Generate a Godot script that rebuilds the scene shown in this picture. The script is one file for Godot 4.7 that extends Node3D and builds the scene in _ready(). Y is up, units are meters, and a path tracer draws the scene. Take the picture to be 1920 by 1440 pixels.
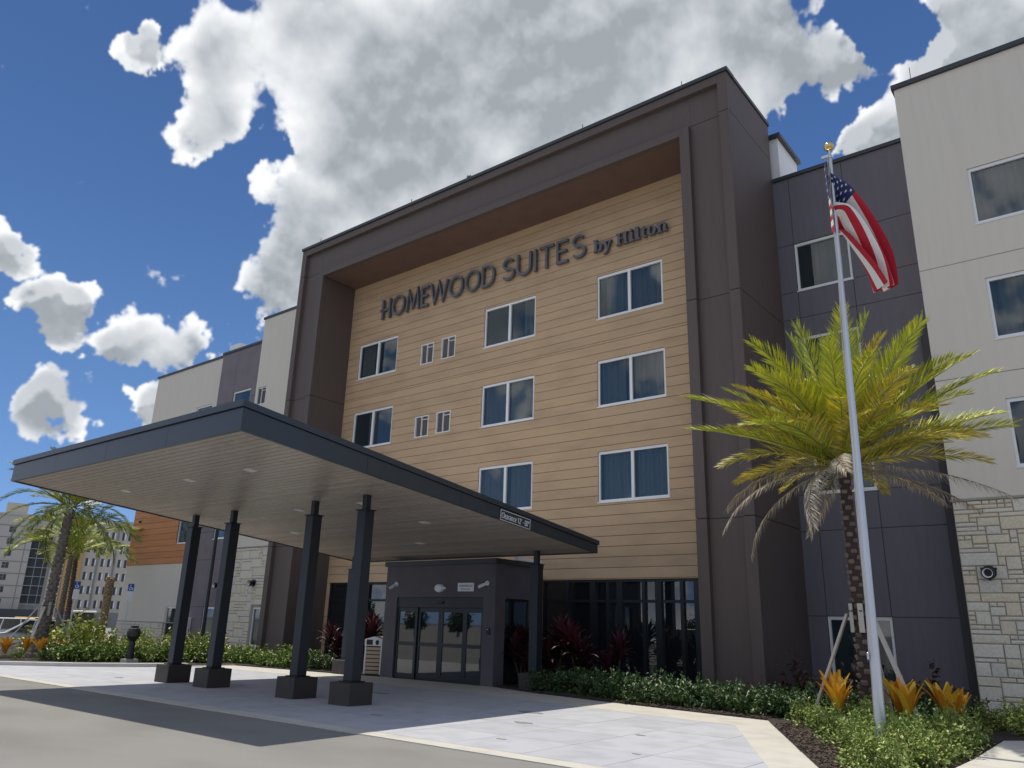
extends Node3D
# A four-storey hotel with a drive-in canopy, a date palm, a flagpole and planted beds under a cloudy sky.

class MB:
	var v := PackedVector3Array()
	var n := PackedVector3Array()
	var t := PackedVector2Array()
	var c := PackedColorArray()
	var col := Color(1, 1, 1)

	func tri(a: Vector3, b: Vector3, d: Vector3, out := Vector3.ZERO) -> void:
		var k := (d - a).cross(b - a)
		if k.length_squared() < 1e-18:
			return
		k = k.normalized()
		if out != Vector3.ZERO and k.dot(out) < 0.0:
			var s := b
			b = d
			d = s
			k = -k
		v.append(a); v.append(b); v.append(d)
		for i in 3:
			n.append(k); t.append(Vector2.ZERO); c.append(col)

	func quad(a: Vector3, b: Vector3, d: Vector3, e: Vector3, out := Vector3.ZERO) -> void:
		var k := (d - a).cross(b - a) + (e - a).cross(d - a)
		if out != Vector3.ZERO and k.dot(out) < 0.0:
			tri(a, e, d); tri(a, d, b)
		else:
			tri(a, b, d); tri(a, d, e)

	# smooth triangle with its own normals
	func stri(p: Array, q: Array) -> void:
		var k: Vector3 = (p[2] - p[0]).cross(p[1] - p[0])
		var o := [0, 1, 2]
		if k.dot(q[0] + q[1] + q[2]) < 0.0:
			o = [0, 2, 1]
		for i in o:
			v.append(p[i]); n.append(q[i]); t.append(Vector2.ZERO); c.append(col)

	func box(ce: Vector3, s: Vector3, b := Basis.IDENTITY) -> void:
		var h := s * 0.5
		for ax in 3:
			for sg in [-1.0, 1.0]:
				var o := Vector3.ZERO
				o[ax] = h[ax] * sg
				var r := Vector3.ZERO
				r[(ax + 1) % 3] = h[(ax + 1) % 3]
				var u := Vector3.ZERO
				u[(ax + 2) % 3] = h[(ax + 2) % 3]
				quad(ce + b * (o - r - u), ce + b * (o + r - u), ce + b * (o + r + u), ce + b * (o - r + u), b * o)

	func span(lo: Vector3, hi: Vector3) -> void:
		box((lo + hi) * 0.5, (hi - lo).abs())

	func bev(ce: Vector3, s: Vector3, w: float, b := Basis.IDENTITY) -> void:
		var h := s * 0.5
		w = minf(w, minf(h.x, minf(h.y, h.z)) * 0.9)
		var P := func(ax: int, g: Vector3) -> Vector3:
			var q := Vector3(g.x * (h.x - w), g.y * (h.y - w), g.z * (h.z - w))
			q[ax] = g[ax] * h[ax]
			return ce + b * q
		for ax in 3:
			var a1 := (ax + 1) % 3
			var a2 := (ax + 2) % 3
			for sg in [-1.0, 1.0]:
				var pts := []
				for k in [[-1, -1], [1, -1], [1, 1], [-1, 1]]:
					var g := Vector3.ZERO
					g[ax] = sg
					g[a1] = k[0]
					g[a2] = k[1]
					pts.append(P.call(ax, g))
				var o := Vector3.ZERO
				o[ax] = sg
				quad(pts[0], pts[1], pts[2], pts[3], b * o)
			for s1 in [-1.0, 1.0]:
				for s2 in [-1.0, 1.0]:
					var g0 := Vector3.ZERO
					g0[ax] = -1.0
					g0[a1] = s1
					g0[a2] = s2
					var g1 := g0
					g1[ax] = 1.0
					var od := Vector3.ZERO
					od[a1] = s1
					od[a2] = s2
					quad(P.call(a1, g0), P.call(a1, g1), P.call(a2, g1), P.call(a2, g0), b * od)
		for i in 8:
			var g := Vector3(1 if i & 1 else -1, 1 if i & 2 else -1, 1 if i & 4 else -1)
			tri(P.call(0, g), P.call(1, g), P.call(2, g), b * g)

	# a flat polygon in x, z between two heights
	func prism(poly: PackedVector2Array, y0: float, y1: float) -> void:
		var ix := Geometry2D.triangulate_polygon(poly)
		for i in range(0, ix.size(), 3):
			var a := poly[ix[i]]
			var b := poly[ix[i + 1]]
			var d := poly[ix[i + 2]]
			tri(Vector3(a.x, y1, a.y), Vector3(b.x, y1, b.y), Vector3(d.x, y1, d.y), Vector3.UP)
			if y1 - y0 > 0.02:
				tri(Vector3(a.x, y0, a.y), Vector3(b.x, y0, b.y), Vector3(d.x, y0, d.y), Vector3.DOWN)
		var cw := Geometry2D.is_polygon_clockwise(poly)
		for i in poly.size():
			var a := poly[i]
			var b := poly[(i + 1) % poly.size()]
			var e := b - a
			var o := Vector3(-e.y, 0, e.x) if cw else Vector3(e.y, 0, -e.x)
			quad(Vector3(a.x, y0, a.y), Vector3(b.x, y0, b.y), Vector3(b.x, y1, b.y), Vector3(a.x, y1, a.y), o)

	func tube(pts: Array, rad: Array, sides := 8, caps := true) -> void:
		var rings := []
		var nrm := []
		var u := Vector3.ZERO
		for i in pts.size():
			var d: Vector3 = (pts[mini(i + 1, pts.size() - 1)] - pts[maxi(i - 1, 0)]).normalized()
			if u == Vector3.ZERO:
				u = d.cross(Vector3.RIGHT if absf(d.x) < 0.8 else Vector3.UP).normalized()
			u = (u - d * u.dot(d)).normalized()
			var w := d.cross(u)
			var r := []
			var q := []
			for k in sides:
				var a := TAU * k / sides
				var e := u * cos(a) + w * sin(a)
				q.append(e)
				r.append(pts[i] + e * float(rad[i]))
			rings.append(r)
			nrm.append(q)
		for i in pts.size() - 1:
			for k in sides:
				var k2 := (k + 1) % sides
				stri([rings[i][k], rings[i][k2], rings[i + 1][k2]], [nrm[i][k], nrm[i][k2], nrm[i + 1][k2]])
				stri([rings[i][k], rings[i + 1][k2], rings[i + 1][k]], [nrm[i][k], nrm[i + 1][k2], nrm[i + 1][k]])
		if caps:
			for e in [0, pts.size() - 1]:
				var o: Vector3 = pts[e] - pts[1 if e == 0 else e - 1]
				for k in sides:
					tri(pts[e], rings[e][k], rings[e][(k + 1) % sides], o)

	# a profile of (radius, height) turned about an axis
	func lathe(pr: Array, sides := 16, xf := Transform3D.IDENTITY) -> void:
		for i in pr.size() - 1:
			var a: Vector2 = pr[i]
			var b: Vector2 = pr[i + 1]
			var e := b - a
			var nn := Vector2(e.y, -e.x).normalized()
			for k in sides:
				var p := []
				var q := []
				for w in [[a, k], [a, k + 1], [b, k + 1], [b, k]]:
					var an := TAU * float(w[1]) / sides
					p.append(xf * Vector3(cos(an) * w[0].x, w[0].y, sin(an) * w[0].x))
					q.append(xf.basis * Vector3(cos(an) * nn.x, nn.y, sin(an) * nn.x))
				stri([p[0], p[1], p[2]], [q[0], q[1], q[2]])
				stri([p[0], p[2], p[3]], [q[0], q[2], q[3]])

	# a flat stroke of even width with thickness, along points in x, y
	func stroke(pts: PackedVector2Array, w: float, z0: float, z1: float, closed := false) -> void:
		var L := []
		var R := []
		var m := pts.size()
		for i in m:
			var d0 := (pts[i] - pts[i - 1]).normalized() if i > 0 or closed else Vector2.ZERO
			var d1 := (pts[(i + 1) % m] - pts[i]).normalized() if i < m - 1 or closed else Vector2.ZERO
			if i == 0 and closed:
				d0 = (pts[0] - pts[m - 1]).normalized()
			if d0 == Vector2.ZERO:
				d0 = d1
			if d1 == Vector2.ZERO:
				d1 = d0
			var k := (d0.orthogonal() + d1.orthogonal()).normalized()
			var l := w * 0.5 / maxf(0.4, k.dot(d1.orthogonal()))
			L.append(pts[i] + k * l)
			R.append(pts[i] - k * l)
		var V := func(p: Vector2, z: float) -> Vector3: return Vector3(p.x, p.y, z)
		for i in (m if closed else m - 1):
			var j := (i + 1) % m
			quad(V.call(L[i], z1), V.call(L[j], z1), V.call(R[j], z1), V.call(R[i], z1), Vector3.BACK)
			quad(V.call(L[i], z0), V.call(L[j], z0), V.call(R[j], z0), V.call(R[i], z0), Vector3.FORWARD)
			var o: Vector2 = L[i] - R[i]
			quad(V.call(L[i], z0), V.call(L[j], z0), V.call(L[j], z1), V.call(L[i], z1), Vector3(o.x, o.y, 0))
			quad(V.call(R[i], z0), V.call(R[j], z0), V.call(R[j], z1), V.call(R[i], z1), Vector3(-o.x, -o.y, 0))
		if not closed:
			quad(V.call(L[0], z0), V.call(R[0], z0), V.call(R[0], z1), V.call(L[0], z1), V.call(pts[0] - pts[1], 0.0))
			quad(V.call(L[m - 1], z0), V.call(R[m - 1], z0), V.call(R[m - 1], z1), V.call(L[m - 1], z1), V.call(pts[m - 1] - pts[m - 2], 0.0))

	func mesh() -> ArrayMesh:
		var a := []
		a.resize(Mesh.ARRAY_MAX)
		a[Mesh.ARRAY_VERTEX] = v
		a[Mesh.ARRAY_NORMAL] = n
		a[Mesh.ARRAY_TEX_UV] = t
		a[Mesh.ARRAY_COLOR] = c
		var m := ArrayMesh.new()
		m.add_surface_from_arrays(Mesh.PRIMITIVE_TRIANGLES, a)
		return m

var M := {}
var rng := RandomNumberGenerator.new()
var texs := {}

func rf(a: float, b: float) -> float:
	return rng.randf_range(a, b)

func noise_tex(called: String, freq: float, lo: float, hi: float, octaves := 4, kind := FastNoiseLite.TYPE_SIMPLEX_SMOOTH, size := 512) -> NoiseTexture2D:
	if texs.has(called):
		return texs[called]
	var f := FastNoiseLite.new()
	f.seed = called.hash() % 9973
	f.noise_type = kind
	f.frequency = freq
	f.fractal_octaves = octaves
	var t := NoiseTexture2D.new()
	t.width = size
	t.height = size
	t.seamless = true
	t.noise = f
	var g := Gradient.new()
	g.set_color(0, Color(lo, lo, lo).linear_to_srgb())
	g.set_color(1, Color(hi, hi, hi).linear_to_srgb())
	t.color_ramp = g
	texs[called] = t
	return t

func mat(key: String, r: float, g: float, b: float, rough := 0.8, metal := 0.0) -> StandardMaterial3D:
	var m := StandardMaterial3D.new()
	m.resource_name = key
	m.albedo_color = Color(r, g, b).linear_to_srgb()
	m.roughness = rough
	m.metallic = metal
	m.vertex_color_use_as_albedo = true
	M[key] = m
	return m

# fine texture laid in world space, with a coarser one multiplied over it
func lay(m: StandardMaterial3D, t: Texture2D, scale, wide: Texture2D = null, wide_scale = 0.05, relief := 0.0, rt: Texture2D = null) -> StandardMaterial3D:
	m.albedo_texture = t
	m.uv1_triplanar = true
	m.uv1_world_triplanar = true
	m.uv1_scale = scale if scale is Vector3 else Vector3.ONE * scale
	if wide:
		m.detail_enabled = true
		m.detail_blend_mode = BaseMaterial3D.BLEND_MODE_MUL
		m.detail_albedo = wide
		m.detail_uv_layer = BaseMaterial3D.DETAIL_UV_2
		m.uv2_triplanar = true
		m.uv2_world_triplanar = true
		m.uv2_scale = wide_scale if wide_scale is Vector3 else Vector3.ONE * wide_scale
	if relief > 0.0:
		m.heightmap_enabled = true
		m.heightmap_texture = rt if rt else t
		m.heightmap_scale = relief
	return m

func put(called: String, mesh: Mesh, m: Material, parent: Node = self) -> MeshInstance3D:
	var o := MeshInstance3D.new()
	o.name = called
	o.mesh = mesh
	o.material_override = m
	parent.add_child(o, true)
	return o

func tag(o: Node, label: String, category := "", group := "") -> Node:
	o.set_meta("label", label)
	if category:
		o.set_meta("category", category)
	if group:
		o.set_meta("group", group)
	return o

func thing(called: String, label: String, category: String, at := Vector3.ZERO, turn := 0.0, group := "") -> Node3D:
	var o := Node3D.new()
	o.name = called
	o.position = at
	o.rotation.y = turn
	add_child(o, true)
	tag(o, label, category, group)
	return o

func holder(called: String, parent: Node, at := Vector3.ZERO, turn := 0.0) -> Node3D:
	var o := Node3D.new()
	o.name = called
	o.position = at
	o.rotation.y = turn
	parent.add_child(o, true)
	return o

func structure(called: String, mesh: Mesh, m: Material, label: String) -> MeshInstance3D:
	var o := put(called, mesh, m)
	o.set_meta("kind", "structure")
	o.set_meta("label", label)
	return o

func copy(o: Node3D, at: Vector3, turn: float, label := "", sc := 1.0) -> Node3D:
	var c: Node3D = o.duplicate()
	c.name = o.name
	add_child(c, true)
	c.position = at
	c.rotation = Vector3(0, turn, 0)
	c.scale = Vector3.ONE * sc
	if label:
		c.set_meta("label", label)
	return c

func boxm(s: Vector3, w := 0.0) -> ArrayMesh:
	var b := MB.new()
	if w > 0.0:
		b.bev(Vector3.ZERO, s, w)
	else:
		b.box(Vector3.ZERO, s)
	return b.mesh()

func spanm(lo: Vector3, hi: Vector3, w := 0.0) -> ArrayMesh:
	var b := MB.new()
	if w > 0.0:
		b.bev((lo + hi) * 0.5, (hi - lo).abs(), w)
	else:
		b.span(lo, hi)
	return b.mesh()

# the rectangle with the holes left out, as plain rectangles
func pieces(r: Rect2, holes: Array) -> Array:
	var xs := [r.position.x, r.end.x]
	var ys := [r.position.y, r.end.y]
	for h: Rect2 in holes:
		if not h.intersects(r):
			continue
		for q in [h.position.x, h.end.x]:
			if q > r.position.x and q < r.end.x and not xs.has(q):
				xs.append(q)
		for q in [h.position.y, h.end.y]:
			if q > r.position.y and q < r.end.y and not ys.has(q):
				ys.append(q)
	xs.sort()
	ys.sort()
	var out := []
	for j in ys.size() - 1:
		var run := -1
		for i in xs.size():
			var solid := i < xs.size() - 1
			if solid:
				var mid := Vector2((xs[i] + xs[i + 1]) * 0.5, (ys[j] + ys[j + 1]) * 0.5)
				for h: Rect2 in holes:
					if h.has_point(mid):
						solid = false
						break
			if solid and run < 0:
				run = i
			elif not solid and run >= 0:
				out.append(Rect2(xs[run], ys[j], xs[i] - xs[run], ys[j + 1] - ys[j]))
				run = -1
	return out

func holed(r: Rect2, holes: Array, z0: float, z1: float) -> ArrayMesh:
	var b := MB.new()
	for q: Rect2 in pieces(r, holes):
		b.span(Vector3(q.position.x, q.position.y, z0), Vector3(q.end.x, q.end.y, z1))
	return b.mesh()

func R(x0: float, y0: float, x1: float, y1: float) -> Rect2:
	return Rect2(x0, y0, x1 - x0, y1 - y0)

# ---- sky: blue air with cumulus, computed for every direction -------------------------------
const SKY_W := 4096
const SKY_H := 2048
# heaps of cloud: direction, angular radius, weight
var heaps := [
	[-0.701,0.619,-0.354,0.055,1.00], [-0.636,0.648,-0.418,0.082,1.00], [-0.551,0.665,-0.504,0.110,1.00], [-0.465,0.654,-0.597,0.116,1.00],
	[-0.354,0.668,-0.655,0.115,1.00], [-0.257,0.637,-0.727,0.091,1.00], [-0.197,0.603,-0.773,0.066,1.00], [-0.149,0.619,-0.771,0.035,0.90],
	[-0.640,0.575,-0.510,0.097,1.00], [-0.550,0.576,-0.604,0.108,1.00], [-0.444,0.583,-0.680,0.109,1.00], [-0.335,0.575,-0.746,0.076,1.00],
	[-0.259,0.582,-0.771,0.034,1.00], [-0.749,0.552,-0.367,0.039,1.00], [-0.726,0.597,-0.341,0.030,1.00], [-0.769,0.525,-0.365,0.021,1.00],
	[-0.735,0.472,-0.486,0.058,1.00], [-0.688,0.518,-0.508,0.074,1.00], [-0.760,0.430,-0.487,0.037,1.00], [-0.781,0.378,-0.497,0.025,1.00],
	[-0.764,0.402,-0.505,0.038,1.00], [-0.631,0.491,-0.600,0.104,1.00], [-0.510,0.552,-0.660,0.078,1.00], [-0.030,0.598,-0.801,0.071,1.00],
	[-0.072,0.585,-0.808,0.051,1.00], [-0.105,0.552,-0.827,0.035,1.00], [-0.146,0.537,-0.831,0.033,1.00], [-0.176,0.525,-0.833,0.018,1.00],
	[-0.023,0.547,-0.837,0.065,1.00], [-0.081,0.623,-0.778,0.028,1.00], [-0.897,0.365,-0.250,0.020,0.90], [-0.903,0.326,-0.278,0.024,0.95],
	[-0.898,0.319,-0.305,0.019,0.90], [-0.893,0.381,-0.239,0.012,0.80], [-0.864,0.306,-0.400,0.044,1.00], [-0.882,0.291,-0.371,0.022,0.90],
	[-0.849,0.306,-0.431,0.025,1.00], [-0.930,0.229,-0.286,0.024,0.90], [-0.921,0.221,-0.322,0.028,0.90], [-0.909,0.210,-0.359,0.017,0.80],
	[-0.928,0.250,-0.275,0.012,0.80], [-0.875,0.233,-0.425,0.015,0.90], [-0.903,0.234,-0.360,0.009,0.50], [-0.916,0.111,-0.386,0.035,0.35],
	[-0.755,0.591,-0.285,0.010,0.30], [-0.150,0.649,-0.746,0.026,-0.75], [-0.115,0.631,-0.768,0.014,-0.60], [-0.131,0.582,-0.802,0.023,-0.90],
	[-0.168,0.572,-0.803,0.018,-0.90], [-0.217,0.557,-0.802,0.025,-1.00], [-0.246,0.531,-0.811,0.038,-1.00], [-0.116,0.588,-0.800,0.017,-0.90],
	[-0.765,0.494,-0.414,0.021,-0.80], [-0.734,0.531,-0.424,0.013,-0.60], [-0.813,0.446,-0.375,0.039,-0.50], [-0.773,0.570,-0.277,0.034,-0.50]
]
var sky_rows := []
var heap_grid := PackedFloat32Array()
const GW := 1024
const GH := 256
var n_fine := FastNoiseLite.new()
var n_soft := FastNoiseLite.new()
var n_far := FastNoiseLite.new()
var sun_dir := Vector3(-0.3697, 1.0, -0.0467).normalized()

func sky_dir(u: float, v: float) -> Vector3:
	var az := u * TAU
	var el := (0.5 - v) * PI
	return Vector3(sin(az) * cos(el), sin(el), -cos(az) * cos(el))

func heap_row(gy: int) -> void:
	for gx in GW:
		var d := sky_dir((gx + 0.5) / GW, (gy + 0.5) / GH * 0.5)
		var keep := 1.0
		var cut := 0.0
		for h in heaps:
			var c: float = d.x * h[0] + d.y * h[1] + d.z * h[2]
			if c < 0.93:
				continue
			var q: float = 2.0 * (1.0 - c) / (h[3] * h[3])
			if q > 6.0:
				continue
			var e := exp(-q * 1.1) * float(h[4])
			if e > 0.0:
				keep *= 1.0 - minf(e, 1.0)
			else:
				cut += e
		# the part of the sky that the photograph shows has its own heaps; the rest is broken cumulus
		var fwd := d.x * -0.55 + d.y * 0.42 + d.z * -0.72
		var far := 1.0 - smoothstep(0.70, 0.85, fwd)
		var free := far * clampf(0.50 + 0.85 * n_far.get_noise_3dv(d * 100.0), 0.0, 1.0)
		heap_grid[gy * GW + gx] = maxf(1.0 - keep, free) + cut

func heap_at(d: Vector3) -> float:
	var u := atan2(d.x, -d.z) / TAU * GW - 0.5
	var v := (0.5 - asin(clampf(d.y, -1, 1)) / PI) * GH * 2.0 - 0.5
	var x0 := int(floor(u))
	var y0 := clampi(int(floor(v)), 0, GH - 2)
	var fx := u - x0
	var fy := clampf(v - y0, 0.0, 1.0)
	var xa := posmod(x0, GW)
	var xb := posmod(x0 + 1, GW)
	var a := lerpf(heap_grid[y0 * GW + xa], heap_grid[y0 * GW + xb], fx)
	var b := lerpf(heap_grid[(y0 + 1) * GW + xa], heap_grid[(y0 + 1) * GW + xb], fx)
	return lerpf(a, b, fy)

func cloud_f(d: Vector3) -> float:
	var q := d * 100.0
	var w1 := n_fine.get_noise_3dv(q + Vector3(37, 0, 11))
	var w2 := n_fine.get_noise_3dv(q + Vector3(0, 91, 53))
	var e := (d + Vector3(w1, w2, -w1 * 0.6 + w2 * 0.3) * 0.045).normalized()
	var h := heap_at(e)
	return h * 1.25 - 0.50 + n_fine.get_noise_3dv(q) * lerpf(0.95, 0.6, clampf(h, 0.0, 1.0))

func sky_row(y: int) -> void:
	var row := PackedFloat32Array()
	row.resize(SKY_W * 3)
	var v := (y + 0.5) / SKY_H
	for x in SKY_W:
		var d := sky_dir((x + 0.5) / SKY_W, v)
		# half the detail where the picture does not look
		if x % 2 == 1 and d.x * -0.55 + d.y * 0.42 + d.z * -0.72 < 0.68:
			for k3 in 3:
				row[x * 3 + k3] = row[x * 3 - 3 + k3]
			continue
		var e := maxf(d.y, 0.0)
		var k := pow(1.0 - e, 2.6)
		var r := lerpf(0.046, 0.22, k)
		var g := lerpf(0.1135, 0.44, k)
		var b := lerpf(0.315, 0.86, k)
		var hz := pow(1.0 - e, 14.0)
		r = lerpf(r, 0.33, hz)
		g = lerpf(g, 0.52, hz)
		b = lerpf(b, 0.84, hz)
		var sd := maxf(d.dot(sun_dir), 0.0)
		var glow := pow(sd, 24.0) * 0.3
		r += glow
		g += glow
		b += glow
		var f := cloud_f(d)
		if f > 0.0:
			var a := 1.0 - exp(-f * f * 26.0 - f * 3.0)
			var lit := clampf(f - cloud_f((d + sun_dir * 0.03).normalized()), -0.5, 0.5)
			var soft := n_soft.get_noise_3dv(d * 100.0)
			var thick := smoothstep(0.25, 1.0, heap_at(d) * 0.75 + f * 0.35 - soft * 0.55)
			var w := clampf(0.95 - thick * 0.50 + lit * 0.38 + soft * 0.10, 0.40, 1.02)
			# heaps that face the sun squarely, away from the view, are brighter
			w *= lerpf(1.0, 1.15, smoothstep(0.0, 0.7, d.z))
			var tint := clampf((0.95 - w) * 1.6, 0.0, 1.0)
			var cr := w * lerpf(0.985, 0.90, tint)
			var cg := w
			var cb := w * lerpf(1.02, 1.10, tint)
			r = lerpf(r, cr, a)
			g = lerpf(g, cg, a)
			b = lerpf(b, cb, a)
		row[x * 3] = r
		row[x * 3 + 1] = g
		row[x * 3 + 2] = b
	sky_rows[y] = row

func build_sky() -> PanoramaSkyMaterial:
	for q in [[n_fine, 41, 0.13, 6], [n_soft, 7, 0.05, 3], [n_far, 23, 0.024, 3]]:
		q[0].seed = q[1]
		q[0].frequency = q[2]
		q[0].fractal_octaves = q[3]
		q[0].noise_type = FastNoiseLite.TYPE_SIMPLEX_SMOOTH
	n_fine.fractal_gain = 0.56
	heap_grid.resize(GW * GH)
	for gy in GH:
		heap_row(gy)
	var half := SKY_H / 2
	sky_rows.resize(half)
	var job := WorkerThreadPool.add_group_task(sky_row, half)
	WorkerThreadPool.wait_for_group_task_completion(job)
	var bytes := PackedByteArray()
	for y in half:
		bytes.append_array(sky_rows[y].to_byte_array())
	var low := PackedFloat32Array()
	low.resize(SKY_W * 3)
	for x in SKY_W:
		low[x * 3] = 0.26
		low[x * 3 + 1] = 0.28
		low[x * 3 + 2] = 0.29
	var lb := low.to_byte_array()
	for y in half:
		bytes.append_array(lb)
	sky_rows.clear()
	var im := Image.create_from_data(SKY_W, SKY_H, false, Image.FORMAT_RGBF, bytes)
	var m := PanoramaSkyMaterial.new()
	m.panorama = ImageTexture.create_from_image(im)
	return m

func set_stage() -> void:
	var cam := Camera3D.new()
	cam.name = "camera"
	cam.basis = Basis(Vector3.UP, 0.6786) * Basis(Vector3.RIGHT, 0.3033) * Basis(Vector3.BACK, 0.0292)
	cam.position = Vector3(11.4265, 1.547, 20.5283)
	cam.fov = 52.81
	cam.near = 0.1
	cam.far = 2000.0
	add_child(cam)
	cam.current = true
	var env := Environment.new()
	env.background_mode = Environment.BG_SKY
	env.sky = Sky.new()
	env.sky.sky_material = build_sky()
	env.tonemap_mode = Environment.TONE_MAPPER_LINEAR
	env.tonemap_exposure = 1.0
	env.sdfgi_enabled = true
	env.ssao_enabled = true
	env.ssil_enabled = true
	var we := WorldEnvironment.new()
	we.name = "world"
	we.environment = env
	add_child(we)
	var sun := DirectionalLight3D.new()
	sun.name = "sun"
	sun.light_energy = 1.35
	sun.light_color = Color(1.0, 0.96, 0.89)
	sun.light_angular_distance = 0.5
	sun.shadow_enabled = true
	add_child(sun)
	sun.look_at_from_position(sun_dir * 50.0, Vector3.ZERO, Vector3.FORWARD)

func make_materials() -> void:
	var spk := noise_tex("speck", 0.16, 0.78, 1.18, 4)
	var blot := noise_tex("blotch", 0.012, 0.84, 1.12, 4)
	var fine := noise_tex("grainy", 0.35, 0.86, 1.12, 3)
	var grain := noise_tex("grain", 0.05, 0.7, 1.25, 5)
	lay(mat("asphalt", 0.24, 0.24, 0.236, 0.92), noise_tex("aggregate", 0.3, 0.62, 1.35, 3), 1.1, noise_tex("traffic", 0.011, 0.80, 1.12, 5), Vector3(0.05, 0.05, 0.09), 0.4)
	lay(mat("slab", 0.43, 0.452, 0.51, 0.85), fine, 0.5, blot, 0.23)
	lay(mat("slab_dark", 0.41, 0.432, 0.49, 0.85), fine, 0.5, blot, 0.21)
	lay(mat("slab_light", 0.445, 0.467, 0.525, 0.85), fine, 0.5, blot, 0.25)
	lay(mat("stain", 0.23, 0.24, 0.26, 0.7), fine, 0.5, blot, 0.6)
	lay(mat("joint", 0.22, 0.23, 0.235, 0.95), fine, 0.5)
	lay(mat("concrete", 0.53, 0.522, 0.49, 0.88), fine, 0.6, blot, 0.22)
	lay(mat("mulch", 0.052, 0.040, 0.034, 0.95), noise_tex("mulch", 0.06, 0.35, 1.7, 5, FastNoiseLite.TYPE_CELLULAR), 1.4, blot, 0.3, 3.0)
	lay(mat("chip", 0.075, 0.055, 0.045, 0.95), fine, 2.0)
	lay(mat("lawn", 0.085, 0.12, 0.03, 0.95), spk, 1.2, blot, 0.08)
	# siding: wood-look boards, grain along x
	for k in 4:
		var s: float = [1.0, 0.965, 1.03, 0.985][k]
		lay(mat("siding%d" % k, 0.53 * s, 0.37 * s, 0.228 * s, 0.72), noise_tex("board_grain", 0.05, 0.88, 1.1, 5), Vector3(0.16, 2.2, 2.2), blot, Vector3(0.07, 0.2, 0.2))
	mat("siding_joint", 0.10, 0.062, 0.035, 0.9)
	for k in 2:
		var s: float = [1.0, 0.93][k]
		lay(mat("orange_board%d" % k, 0.60 * s, 0.25 * s, 0.10 * s, 0.7), grain, Vector3(0.16, 2.2, 2.2), blot, Vector3(0.07, 0.4, 0.4))
	mat("orange_joint", 0.15, 0.06, 0.03, 0.9)
	lay(mat("brown_panel", 0.110, 0.083, 0.075, 0.62), fine, 1.4, noise_tex("streak", 0.02, 0.9, 1.08, 4), Vector3(0.55, 0.05, 0.55), 0.03)
	mat("brown_joint", 0.025, 0.02, 0.02, 0.9)
	lay(mat("brown_soffit", 0.155, 0.098, 0.080, 0.6), fine, 1.4, blot, 0.16)
	lay(mat("dark_panel", 0.148, 0.138, 0.168, 0.62), fine, 1.4, noise_tex("streak", 0.02, 0.9, 1.08, 4), Vector3(0.55, 0.05, 0.55), 0.03)
	lay(mat("plum_panel", 0.19, 0.16, 0.18, 0.62), fine, 1.4, blot, 0.14, 0.03)
	mat("panel_joint", 0.022, 0.021, 0.026, 0.9)
	lay(mat("stucco", 0.72, 0.665, 0.585, 0.9), fine, 2.2, noise_tex("soft_streak", 0.02, 0.965, 1.03, 4), Vector3(0.4, 0.035, 0.4), 0.06)
	lay(mat("vestibule_stucco", 0.12, 0.11, 0.125, 0.85), fine, 2.2, blot, 0.16, 0.08)
	mat("coping", 0.045, 0.05, 0.06, 0.4, 0.3)
	mat("mortar", 0.36, 0.33, 0.28, 0.95)
	var tones := [[0.76, 0.70, 0.58], [0.74, 0.67, 0.53], [0.79, 0.74, 0.63], [0.76, 0.68, 0.52], [0.72, 0.68, 0.59]]
	for k in 5:
		lay(mat("stone%d" % k, tones[k][0], tones[k][1], tones[k][2], 0.9), noise_tex("stone", 0.03, 0.8, 1.12, 5), 0.8, fine, 3.0, 0.9)
	# canopy
	mat("fascia", 0.058, 0.066, 0.078, 0.38, 0.35)
	for k in 4:
		var s: float = [1.0, 0.9, 1.08, 0.95][k]
		lay(mat("soffit%d" % k, 0.50 * s, 0.43 * s, 0.36 * s, 0.34), noise_tex("soffit", 0.03, 0.66, 1.3, 5), Vector3(0.25, 2.0, 1.6), blot, Vector3(0.3, 1, 0.9))
	mat("soffit_joint", 0.035, 0.028, 0.022, 0.8)
	mat("post", 0.022, 0.026, 0.034, 0.42, 0.2)
	lay(mat("pedestal", 0.05, 0.041, 0.036, 0.6), fine, 1.6, blot, 0.4)
	mat("white_metal", 0.78, 0.79, 0.80, 0.4)
	mat("window_white", 0.80, 0.81, 0.83, 0.42)
	lay(mat("roof_white", 0.76, 0.76, 0.75, 0.8), blot, 0.2)
	mat("lens", 0.8, 0.8, 0.78, 0.35)
	mat("letter", 0.125, 0.127, 0.145, 0.42, 0.2)
	mat("letter_edge", 0.03, 0.03, 0.034, 0.5)
	mat("black", 0.012, 0.012, 0.014, 0.45)
	mat("dark_metal", 0.016, 0.02, 0.024, 0.4, 0.2)
	mat("night", 0.02, 0.021, 0.024, 0.95)
	mat("room", 0.10, 0.10, 0.105, 0.95)
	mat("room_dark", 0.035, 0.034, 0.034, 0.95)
	mat("floor_tile", 0.12, 0.11, 0.10, 0.5)
	var cu := lay(mat("curtain", 0.46, 0.50, 0.50, 0.95), fine, 2.0)
	cu.backlight_enabled = true
	cu.backlight = Color(0.1, 0.11, 0.12)
	mat("grille", 0.16, 0.155, 0.16, 0.5)
	var gl := mat("glass", 0.015, 0.04, 0.05, 0.02)
	gl.albedo_color.a = 0.40
	gl.transparency = BaseMaterial3D.TRANSPARENCY_ALPHA
	gl.metallic_specular = 0.95
	gl.vertex_color_use_as_albedo = false
	var sg := mat("store_glass", 0.015, 0.02, 0.025, 0.01)
	sg.albedo_color.a = 0.6
	sg.transparency = BaseMaterial3D.TRANSPARENCY_ALPHA
	sg.metallic_specular = 0.8
	sg.vertex_color_use_as_albedo = false
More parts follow.
